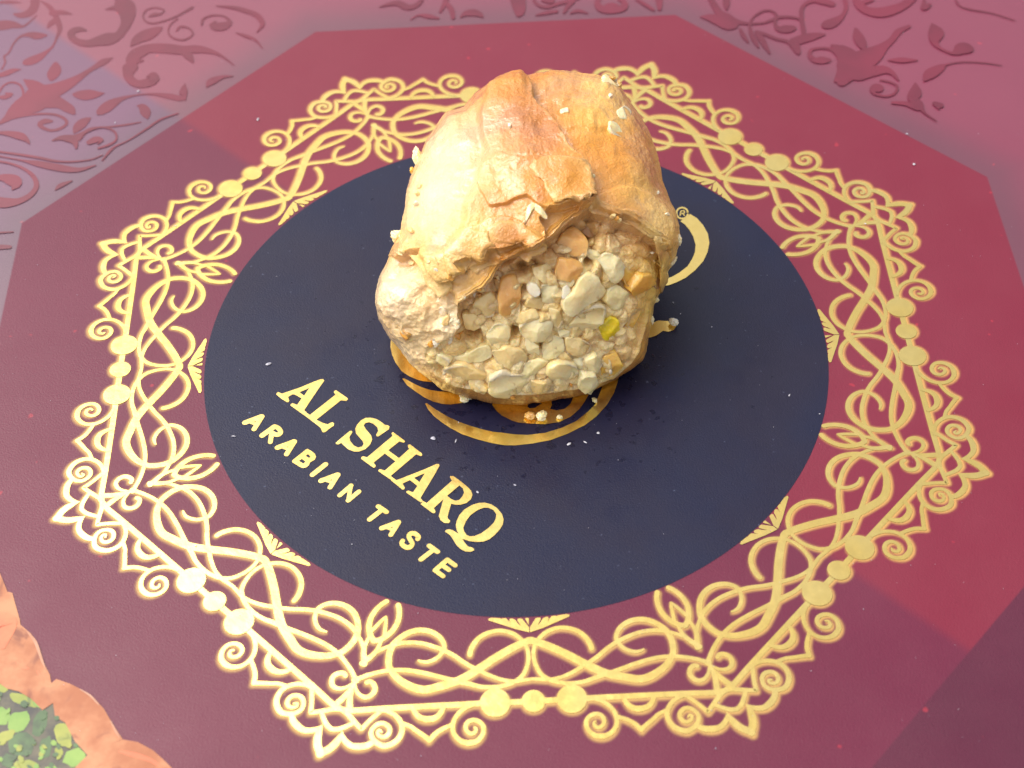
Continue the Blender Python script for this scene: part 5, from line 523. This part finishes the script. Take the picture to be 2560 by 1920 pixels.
tb = np.tile((.74, .46, .18), (NB_*NPH+1, 1)); ALLT = np.vstack([tint, tb, [tint[0]]])
inside = (sm < 1); fq = inside[Q].mean(1) >= .5
def sub(name, quads, mat, parent):
    quads = np.asarray(quads); u, inv = np.unique(quads.ravel(), return_inverse=True); q_ = inv.reshape(-1, 4)
    tri = q_[:, 2] == q_[:, 3]; me = bpy.data.meshes.new(name); VV = V[u]*U
    fs = [tuple(r_[:3]) if t_ else tuple(r_) for r_, t_ in zip(q_.tolist(), tri.tolist())]
    if tri.any(): me.from_pydata(VV.tolist(), [], fs); me.update()
    else: me = fast_mesh(name, V[u], q_)
    attr(me, 'tint', ALLT[u]); me.validate(); return link(name, me, mat, parent)
pastry = thing('nut_pastry', 'golden rolled nut pastry torn open at the front, standing on the navy panel', 'pastry', (0, 0, 0))
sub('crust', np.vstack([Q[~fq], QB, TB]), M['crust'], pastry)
fillc = np.vstack([Q[fq], TF]) if inside[0] else Q[fq]
sub('filling', fillc, M['fill'], pastry)

def tint_at(px, py):
    d = np.array([px, py])-PC; i0 = int((math.atan2(d[1], d[0]) % (2*np.pi))/(2*np.pi)*NPH) % NPH
    j = int(np.clip(np.searchsorted(rho, np.hypot(*d)/tgs[i0]), 0, NR-1)); return crtint[j*NPH+i0]
def sheet(name, poly, free, l0, l1, mat, seed, th=.0035, n=44, rings=9):
    """a thin torn leaf of pastry lying on the crust, curling up towards its free side"""
    o2 = np.array(poly); c = o2.mean(0); free = np.array(free, float)/np.hypot(*free)
    a_ = np.arctan2(o2[:, 1]-c[1], o2[:, 0]-c[0]); seg = np.linspace(0, len(o2), n, endpoint=False)
    ol = np.array([o2[int(s_) % len(o2)]*(1-s_ % 1)+o2[(int(s_)+1) % len(o2)]*(s_ % 1) for s_ in seg]); r = np.random.RandomState(seed)
    rag = 1+.07*r.uniform(-1, 1, n)+.05*np.roll(r.uniform(-1, 1, n), 1); V_ = []; TT = []
    for t_ in np.linspace(0, 1, rings)[1:]:
        for i in range(n):
            p_ = c+(ol[i]-c)*t_*(1+(rag[i]-1)*t_**3); s_, nn = surf(*p_, base=False); b_, _n = surf(*p_, base=True)
            k = max(0.0, float(np.dot((ol[i]-c)/60.0, free)))*t_; hgt = max(0.0, float(np.dot(s_-b_, nn))); V_.append(b_+nn*(hgt+l0*(1-.5*t_)+l1*k*k)); TT.append(tint_at(*p_)*(1-.35*t_**4)+np.array((.88, .62, .24))*.35*t_**4)
    s_, nn = surf(*c); V_.append(s_+nn*l0); TT.append(tint_at(*c)); V_ = np.array(V_); N_ = len(V_)
    V_ += surf(*c)[1]*(fbm(V_, 30, 3, seed)*.010)[:, None]
    for _ in range(1):
        G_ = V_[:-1].reshape(rings-1, n, 3); G_[1:-1] = (G_[1:-1]*2+np.roll(G_[1:-1], 1, 1)+np.roll(G_[1:-1], -1, 1))/4
    top = V_; bot = V_-surf(*c)[1]*th
    F_ = [(k*n+i, k*n+(i+1) % n, (k+1)*n+(i+1) % n, (k+1)*n+i) for k in range(rings-2) for i in range(n)]+[((i+1) % n, i, N_-1) for i in range(n)]
    FB = [tuple(v+N_ for v in f_[::-1]) for f_ in F_]; k = (rings-2)*n
    FS = [(k+i, k+(i+1) % n, N_+k+(i+1) % n, N_+k+i) for i in range(n)]
    me = mesh(name, np.vstack([top, bot]), F_+FB+FS); attr(me, 'tint', np.array(TT+TT)); return link(name, me, mat, pastry)
def mat_leaf(name, a, b_):
    s = NT(name); n = s.noise(12, 5, .62); col = s.mix(s.ramp(n, .36, .66), a, b_); col = s.mix(s.ramp(s.noise(50, 3, .6), .55, .75, 0, .4), col, (.93, .76, .42))
    b = s.bump(s.math('ADD', n, s.math('MULTIPLY', s.noise(70, 3, .6), .5)), .4, .016)
    return s.setp(Base_Color=col, Roughness=.34, Coat_Weight=.5, Coat_Roughness=.12, Normal=b, Coat_Normal=b, Subsurface_Weight=.3, Subsurface_Radius=(1., .6, .3), Subsurface_Scale=.02*U)
M['leafg'] = mat_leaf('golden_leaf', (.70, .34, .05), (.54, .21, .03)); M['leafp'] = mat_leaf('pale_leaf', (.86, .66, .32), (.78, .50, .18)); M['leafw'] = mat_leaf('sugared_leaf', (.88, .80, .62), (.84, .70, .46))
SHEETS = [
 (H([(1150,700),(1290,680),(1400,690),(1485,712),(1498,800),(1525,890),(1518,968),(1430,990),(1370,965),(1290,992),(1240,960),(1200,860),(1140,790)]), (.6,1), .006, .012, 'leafg'),
 (H([(840,1130),(960,1090),(1110,1110),(1225,1190),(1232,1250),(1130,1290),(1110,1330),(1040,1290),(960,1310),(880,1250)]), (.3,1), .005, .012, 'leafp'),
 (H([(560,1180),(700,1120),(850,1160),(900,1240),(960,1330),(860,1350),(760,1400),(680,1340),(700,1420),(600,1390)]), (.3,1), .004, .012, 'leafp'),
 (H([(330,1290),(420,1270),(520,1300),(560,1380),(640,1420),(600,1500),(540,1560),(500,1530),(440,1470),(410,1380)]), (0,1), .004, .014, 'leafp'),
 (G([(1500,40),(1580,30),(1700,80),(1830,130),(1950,230),(1925,262),(1820,185),(1700,140),(1600,105),(1520,90)]), (-.4,1), .004, .008, 'leafg'),
 (G([(1920,240),(1990,290),(2040,400),(2020,520),(1985,600),(1962,560),(1985,450),(1960,340)]), (-1,.2), .004, .008, 'leafp')]
for i, (pl_, fr_, l0, l1, mt) in enumerate(SHEETS): sheet('pastry_leaf', pl_, fr_, l0*.6, l1, M['crust'], 900+i)

# ------------------------------------------------------------------ nut pieces, seeds, flakes
def chunk(name, poly, mat, h, parent, seed, sink=.02, smooth=False, facets=3, lift=0.0, n=30):
    r = np.random.RandomState(seed); pts = []; nr = np.zeros(3)
    cxy = np.mean(poly, 0)
    c3, nr = surf(*cxy, base=True); 
    # settle on the relief: mean of the finished surface along the normal
    hs = [float(np.dot(surf(*(np.array(p_)*.8+cxy*.2))[0]-c3, nr)) for p_ in poly]+[float(np.dot(surf(*cxy)[0]-c3, nr))]
    base_h = np.median(hs)+lift
    for p_ in poly:
        d = rays(np.array([p_[0]]), np.array([p_[1]]))[0]; o3 = c3+nr*(base_h+h*.5); t_ = np.dot(o3-CP, nr)/np.dot(d, nr)
        pts.append(CP+d*t_-nr*(h*.5))
    pts = np.array(pts); cc = pts.mean(0)
    ex = pts[0]-cc; ex /= np.linalg.norm(ex); ey = np.cross(nr, ex)
    q2 = np.c_[(pts-cc)@ex, (pts-cc)@ey]; a_ = np.arctan2(q2[:, 1], q2[:, 0]); r_ = np.hypot(*q2.T); s_ = np.argsort(a_); a_, r_ = a_[s_], r_[s_]
    # polygon outline in polar form
    th = np.linspace(-np.pi, np.pi, n, endpoint=False); R_ = np.zeros(n)
    for i, t_ in enumerate(th):
        k = np.searchsorted(a_, t_) % len(a_); j = (k-1) % len(a_); p1 = q2[s_][j]; p2 = q2[s_][k]; dr = np.array([math.cos(t_), math.sin(t_)])
        e_ = p2-p1; den = dr[0]*e_[1]-dr[1]*e_[0]; R_[i] = abs((p1[0]*e_[1]-p1[1]*e_[0])/den) if abs(den) > 1e-9 else r_[k]
    R_ = np.clip(R_, r_.min()*.6, r_.max()); R_ = (np.roll(R_, 1)+10*R_+np.roll(R_, -1))/12*(1+.035*r.uniform(-1, 1, n))
    prof = [(1.02, -sink/h), (1.02, -.2), (1.0, .30), (.975, .70), (.93, .93), (.82, 1.0), (.5, 1.02), (.25, 1.03)]
    VV = []; size = r_.mean(); pl = [(r.uniform(0, 2*np.pi), r.uniform(.2, .7), r.uniform(.75, 1.05)) for _ in range(facets)]
    tilt = r.uniform(-.45, .45, 2)
    for k, z_ in prof:
        for i, t_ in enumerate(th):
            x, y = k*R_[i]*math.cos(t_), k*R_[i]*math.sin(t_); z = z_*h
            if z_ > 0:
                z += (tilt[0]*x+tilt[1]*y)*.8
                for an_, sl, of in pl:
                    z = min(z, h*of*1.15-sl*(x*math.cos(an_)+y*math.sin(an_))*.9) if z_ > .5 else z
            VV.append(cc+ex*x+ey*y+nr*z)
    VV.append(cc+nr*(h*1.0)); VV = np.array(VV); m_ = len(prof)
    nz = fbm(VV, 38, 3, seed)[:, None]*min(.012, h*.5)+fbm(VV, 110, 2, seed+5)[:, None]*min(.004, h*.3); VV[:] = VV+nr*nz*(0.6 if smooth else 1.0)
    F = [(k*n+i, k*n+(i+1) % n, (k+1)*n+(i+1) % n, (k+1)*n+i) for k in range(m_-1) for i in range(n)]
    F += [((m_-1)*n+i, (m_-1)*n+(i+1) % n, m_*n) for i in range(n)]
    VV[:, 2] = np.maximum(VV[:, 2], .0035)
    return link(name, mesh(name, VV, F), mat, parent)
NUTS = [
 ([(1440,520),(1490,465),(1560,490),(1600,560),(1640,622),(1590,662),(1520,682),(1440,745),(1380,785),(1328,720),(1335,650),(1390,600)],'cream',.040),
 ([(1450,740),(1520,695),(1612,688),(1605,800),(1560,860),(1500,895),(1400,900),(1378,830)],'cream',.026),
 ([(1310,378),(1400,385),(1475,410),(1470,480),(1432,548),(1360,535),(1288,520),(1290,450)],'gold',.036),
 ([(1335,200),(1400,165),(1450,195),(1505,270),(1490,375),(1400,370),(1315,360),(1300,270)],'gold',.030),
 ([(1435,140),(1500,110),(1575,135),(1590,200),(1515,255),(1445,205)],'brown',.022),
 ([(930,520),(1010,478),(1052,540),(1064,640),(1040,715),(975,785),(918,745),(900,640)],'gold',.034),
 ([(1100,560),(1125,540),(1160,548),(1188,590),(1185,625),(1150,640),(1112,615),(1096,585)],'sesame',.020),
 ([(1335,575),(1360,555),(1392,590),(1380,625),(1350,645),(1325,650)],'sesame',.016),
 ([(1050,830),(1110,790),(1200,788),(1285,800),(1272,880),(1200,942),(1120,922),(1058,880)],'cream',.032),
 ([(1015,805),(1060,740),(1150,715),(1185,765),(1120,812),(1040,820)],'tan',.022),
 ([(1205,945),(1280,895),(1338,925),(1348,990),(1290,1032),(1200,1062),(1195,1000)],'pale',.026),
 ([(825,890),(900,815),(985,830),(992,900),(950,985),(870,962)],'cream',.030),
 ([(838,1250),(850,1170),(940,1135),(1010,1165),(1090,1165),(1122,1200),(1090,1262),(1040,1300),(960,1322),(890,1290)],'cream',.026),
 ([(1218,1140),(1240,1090),(1300,1065),(1400,1082),(1445,1125),(1390,1172),(1312,1228),(1250,1190)],'cream',.032),
 ([(1030,1135),(1080,1080),(1180,1042),(1265,1058),(1200,1112),(1120,1172),(1050,1172)],'pale',.024),
 ([(520,1052),(600,1035),(660,1025),(760,975),(832,940),(862,1000),(885,1030),(800,1062),(680,1072),(600,1070)],'pale',.028),
 ([(645,925),(700,935),(748,960),(700,990),(652,975)],'cream',.018),
 ([(1570,400),(1630,355),(1705,375),(1738,430),(1740,500),(1690,560),(1640,540),(1610,470)],'pale',.028),
 ([(1615,665),(1640,590),(1700,560),(1770,610),(1792,660),(1770,712),(1665,728)],'pale',.030),
 ([(1500,320),(1560,335),(1600,380),(1540,402),(1498,372)],'cream',.018),
 ([(1585,835),(1648,765),(1692,778),(1712,850),(1680,920),(1622,942),(1592,890)],'yellow',.026),
 ([(1435,1235),(1470,1180),(1560,1160),(1580,1230),(1520,1285)],'pale',.030),
 ([(1585,1110),(1610,1050),(1695,1012),(1725,1080),(1660,1165),(1590,1165)],'orange',.024),
 ([(865,1010),(960,955),(1060,985),(1105,1040),(1080,1100),(980,1115),(900,1075)],'tan',.026),
 ([(545,1095),(680,1078),(780,1125),(850,1180),(790,1215),(650,1175)],'tan',.024),
 ([(1352,905),(1450,915),(1525,960),(1505,1012),(1400,1032),(1350,990)],'tan',.024),
 ([(1480,1055),(1555,1015),(1600,1075),(1560,1145),(1490,1135)],'cream',.022),
 ([(1130,450),(1250,415),(1285,520),(1215,555),(1145,500)],'tan',.026),
 ([(1195,560),(1300,555),(1325,640),(1280,705),(1200,670)],'cream',.020),
 ([(1238,705),(1310,715),(1335,800),(1295,855),(1250,785)],'tan',.020),
 ([(750,660),(860,600),(902,640),(880,760),(800,782),(738,725)],'tan',.028),
 ([(670,740),(760,755),(825,830),(760,862),(690,845)],'tan',.020),
 ([(440,1035),(520,1010),(600,1062),(560,1105),(480,1082)],'cream',.018),
 ([(1785,600),(1850,500),(1920,480),(1960,560),(1930,660),(1850,690)],'orange',.016),
 ([(1765,760),(1800,715),(1865,712),(1868,860),(1785,895)],'orange',.014),
 ([(1930,545),(1965,512),(2002,550),(1970,590),(1938,580)],'brown',.010),
 ([(1100,640),(1200,650),(1240,730),(1160,720),(1080,700)],'tan',.018),
 ([(1280,1010),(1350,1000),(1400,1050),(1320,1062)],'tan',.018),
 ([(1100,900),(1180,955),(1180,1030),(1110,1020),(1085,960)],'cream',.020),
 ([(700,1180),(780,1210),(840,1240),(820,1280),(740,1260)],'tan',.018),
 ([(1130,1200),(1220,1200),(1300,1235),(1230,1275),(1130,1280)],'tan',.018),
 ([(1700,430),(1760,400),(1820,450),(1800,540),(1750,560)],'orange',.014),
 ([(1400,1060),(1470,1040),(1480,1100),(1440,1120)],'pale',.016),
 ([(1300,855),(1380,860),(1380,905),(1310,900)],'cream',.016)]
for i, (pl_, mt, h_) in enumerate(NUTS):
    h_ *= .62
    nm = 'sesame_seed' if mt == 'sesame' else 'nut_piece' if mt not in ('orange', 'brown') else 'dough_bit'
    chunk(nm, G(pl_), M[mt], h_, pastry, 100+i, lift=-.002, smooth=mt in ('sesame',), facets=0 if mt == 'sesame' else 3)
# ragged flakes along the torn lip, the left foot and the rim
r4 = np.random.RandomState(21)
lines = [(G([(655,668),(730,625),(870,512),(960,395),(1115,338),(1235,270)]), 16, 7), (H([(240,1240),(330,1300),(430,1330),(600,1440)]), 8, 9), (G([(480,760),(620,800),(640,900),(480,960),(300,900),(260,960)]), 22, 11), (G([(440,1060),(560,1190),(760,1270),(1000,1300),(1300,1270),(1560,1210),(1700,1130),(1850,1010)]), 26, 6), (H([(1600,150),(1760,300),(1900,560),(1980,850),(2060,1050)]), 12, 6), (H([(420,640),(340,900),(300,1120),(160,1500)]), 10, 6), (G([(1560,70),(1720,140),(1900,240),(1990,400)]), 12, 6)]
q_ = 0
for ln, cnt, sz in lines:
    ln = np.array(ln)
    for _ in range(cnt):
        u = r4.uniform(0, len(ln)-1.001); k = int(u); c_ = ln[k]*(1-(u-k))+ln[k+1]*(u-k)+r4.normal(0, 7, 2); s_ = sz*r4.uniform(.5, 1.5); an_ = np.linspace(0, 2*np.pi, 8, endpoint=False)+r4.uniform(0, 6); st_ = r4.uniform(.35, .9)
        rt = r4.uniform(0, np.pi); pts_ = []
        for t_ in an_:
            rr_ = s_*r4.uniform(.55, 1.25); x_, y_ = rr_*math.cos(t_), rr_*st_*math.sin(t_); pts_.append((c_[0]+x_*math.cos(rt)-y_*math.sin(rt), c_[1]+x_*math.sin(rt)+y_*math.cos(rt)))
        dd_ = np.hypot(*(c_-PC)); a_ = math.atan2(c_[1]-PC[1], c_[0]-PC[0]) % (2*np.pi)
        if dd_ > tgs[int(a_/(2*np.pi)*NPH) % NPH]*.95: continue
        chunk('pastry_flake', pts_, M[['leafp', 'leafg', 'leafp', 'leafw'][r4.randint(4)]], r4.uniform(.003, .008), pastry, 1200+q_, sink=.006, n=18, facets=1); q_ += 1
# loose grains between them
r2 = np.random.RandomState(5)
for i in range(9):
    x, y = r2.uniform(1080, 1600), r2.uniform(560, 985)
    if polysd(np.array([x]), np.array([y]), MOUTH)[0] > -14: continue
    s_ = r2.uniform(4, 11); k = r2.randint(5, 8); an_ = np.sort(r2.uniform(0, 2*np.pi, k)); an_ = np.linspace(0, 2*np.pi, k, endpoint=False)+r2.uniform(-.25, .25, k)
    pl_ = [(x+s_*r2.uniform(.75, 1.2)*math.cos(t_), y+s_*r2.uniform(.6, 1.0)*math.sin(t_)) for t_ in an_]
    chunk('nut_crumb', pl_, M[['cream', 'tan', 'pale', 'tan'][r2.randint(4)]], s_*.0011, pastry, 300+i, sink=.01, n=16, lift=-.001)
FLAKES = [(H([(1078,1085),(1092,1000),(1105,960),(1150,935),(1165,960),(1135,990),(1118,1020)]), 'cream', .007), (H([(1150,940),(1195,970),(1240,1035),(1225,1045),(1180,1012),(1148,985)]), 'cream', .006), (H([(1070,1265),(1115,1250),(1118,1300),(1100,1335),(1085,1300)]), 'pale', .008),(H([(1635,410),(1680,405),(1760,450),(1785,510),(1770,528),(1660,480),(1635,440)]), 'cream', .004), (H([(1690,330),(1740,300),(1790,340),(1760,390),(1710,380)]), 'cream', .004), (H([(1315,325),(1370,315),(1375,345),(1320,352)]), 'pale', .005),
 (H([(1600,120),(1660,118),(1700,140),(1650,155)]), 'cream', .004), (H([(1500,750),(1550,755),(1545,775),(1505,772)]), 'pale', .004), (H([(975,420),(990,415),(992,435),(978,438)]), 'sesame', .005)]
for i, (pl_, mt, h_) in enumerate(FLAKES): chunk('flake', pl_, M[mt], h_, pastry, 500+i, sink=.006, facets=1)
def chip(name, px, py, rx, ry, rot, mat, parent, seed, thick=.02, depth=None, z=None, loc=None):
    """small crumb: a rough rounded pebble at a seen point"""
    r = np.random.RandomState(seed)
    if loc is None:
        p_, nr = surf(px, py)
    else: p_ = np.array(loc)
    bm = bmesh.new(); bmesh.ops.create_icosphere(bm, subdivisions=4, radius=1.0)
    A_ = np.array([v.co[:] for v in bm.verts]); s_ = 1/FP*4.0; A_ = A_*(1+.30*fbm(A_*1.0+seed, 1.4, 3, seed)*2.2+.9*fbm(A_+seed, 3.2, 3, seed+3))[:, None]*1.1
    e1 = RW[0]; e2 = RW[1]; e3 = RW[2]
    if z is not None: e1, e2, e3 = np.array([1., 0, 0]), np.array([0, 1., 0]), np.array([0, 0, 1.])
    c_, q_ = math.cos(rot), math.sin(rot); a1 = e1*c_+e2*q_; a2 = -e1*q_+e2*c_
    W = p_+A_[:, :1]*a1*rx*s_+A_[:, 1:2]*a2*ry*s_+A_[:, 2:]*e3*thick
    if z is not None: W[:, 2] += -W[:, 2].min()+.0022
    for v, c in zip(bm.verts, W*U): v.co = c
    me = bpy.data.meshes.new(name); bm.to_mesh(me); bm.free(); return link(name, me, mat, parent)
for i, (p_, rx, ry, rot, mt) in enumerate([(H([(372,640)])[0], 11, 27, .25, 'pale'), (H([(340,720)])[0], 6, 8, 0, 'orange'), (H([(240,1165)])[0], 14, 17, .9, 'pale'), (H([(2090,1190)])[0], 6, 12, -.1, 'pale'),
        (G([(2055,410)])[0], 5, 13, -.7, 'pale'), (G([(1955,662)])[0], 7, 6, 0, 'pale'), (H([(1650,128)])[0], 13, 5, -.1, 'gold'), (H([(1705,175)])[0], 6, 8, 0, 'gold'), (G([(1925,790)])[0], 5, 11, .2, 'pale')]):
    chip('flake', p_[0], p_[1], rx, ry, rot, M[mt], pastry, 600+i, thick=.012)
# crumb clinging to the lower front edge
p_ = CP+rays(np.array([960+1420*.14467]), np.array([840+1110*.14467]))[0]*1.0
def ground(px, py):
    d = rays(np.array([px]), np.array([py]))[0]; return CP+d*(-CP[2]/d[2])
CR = [('nut_crumb', (1163, 1002), 13, 9, -.6, 'pale', 'cream crumb at the lower left foot of the pastry, touching its front edge'),
      ('crumb', (1325, 1046), 12, 8, .1, 'gold', 'tan crumb, left of the pair on the gold emblem in front of the pastry'),
      ('crumb', (1353.5, 1047.5), 11, 10, -.7, 'pale', 'pale yellow crumb, right of the close pair on the gold emblem'),
      ('crumb', (1399.5, 1047), 6.5, 4.5, 0, 'pale', 'smallest lone crumb near the right end of the gold emblem'),
      ('crumb', (1487, 1005), 5, 6, .4, 'pale', 'whitish crumb on the navy gap beside the outer gold arc'),
      ('crumb', (1683, 813), 10, 9, .5, 'sesame', 'pale crumb at the tip of the gold stroke right of the pastry')]
for i, (nm, (px, py), rx, ry, rot, mt, lab) in enumerate(CR):
    g_ = ground(px, py); o = chip('crumb', 0, 0, rx, ry*1.25, rot, M[mt], None, 700+i, thick=min(rx, ry)/FP*3.2, z=0, loc=(g_[0], g_[1], 0))
    o['label'] = lab; o['category'] = 'crumb'; o['group'] = 'crumbs fallen on the lid'
# dust, lint and grains scattered over the lid
r3 = np.random.RandomState(11); V = []; F = []
spots = [(1683, 758, 3.4), (1701, 786, 3), (1779, 819, 2), (2163, 561, 4), (2267, 336, 4), (2285, 412, 5), (1973, 990, 4.5), (2049, 1036, 2), (490, 1365, 3), (1422, 1112, 7), (1463, 1107, 5), (1083, 1097, 7), (1140, 1103, 7), (584, 1092, 6), (672, 911, 9), (645, 300, 7), (440, 566, 4), (288, 308, 4), (346, 229, 4), (1496, 1084, 4), (1194, 1232, 4), (1287, 1214, 4)]
for _ in range(300):
    spots.append((r3.uniform(0, 2560), r3.uniform(0, 1920), r3.choice([.8, 1.0, 1.3, 1.8], p=[.5, .3, .17, .03])))
for px, py, s_ in spots:
    g_ = ground(px, py); s_ = s_*4.1/FP; b0 = len(V); k = 6; a0 = r3.uniform(0, np.pi); el = r3.uniform(.25, .9)
    V.append((g_[0], g_[1], .0026+s_*.5))
    for i in range(k):
        t_ = 2*np.pi*i/k; u, v_ = s_*math.cos(t_)*r3.uniform(.7, 1.2), s_*el*math.sin(t_)*r3.uniform(.7, 1.2)
        V.append((g_[0]+u*math.cos(a0)-v_*math.sin(a0), g_[1]+u*math.sin(a0)+v_*math.cos(a0), .0026))
    F += [(b0, b0+1+i, b0+1+(i+1) % k) for i in range(k)]
o = link('dust', mesh('dust', V, F), M['dust'], None); o['kind'] = 'stuff'; o['label'] = 'tiny pale dust and sugar grains scattered over the burgundy and navy lid'; o['category'] = 'dust'
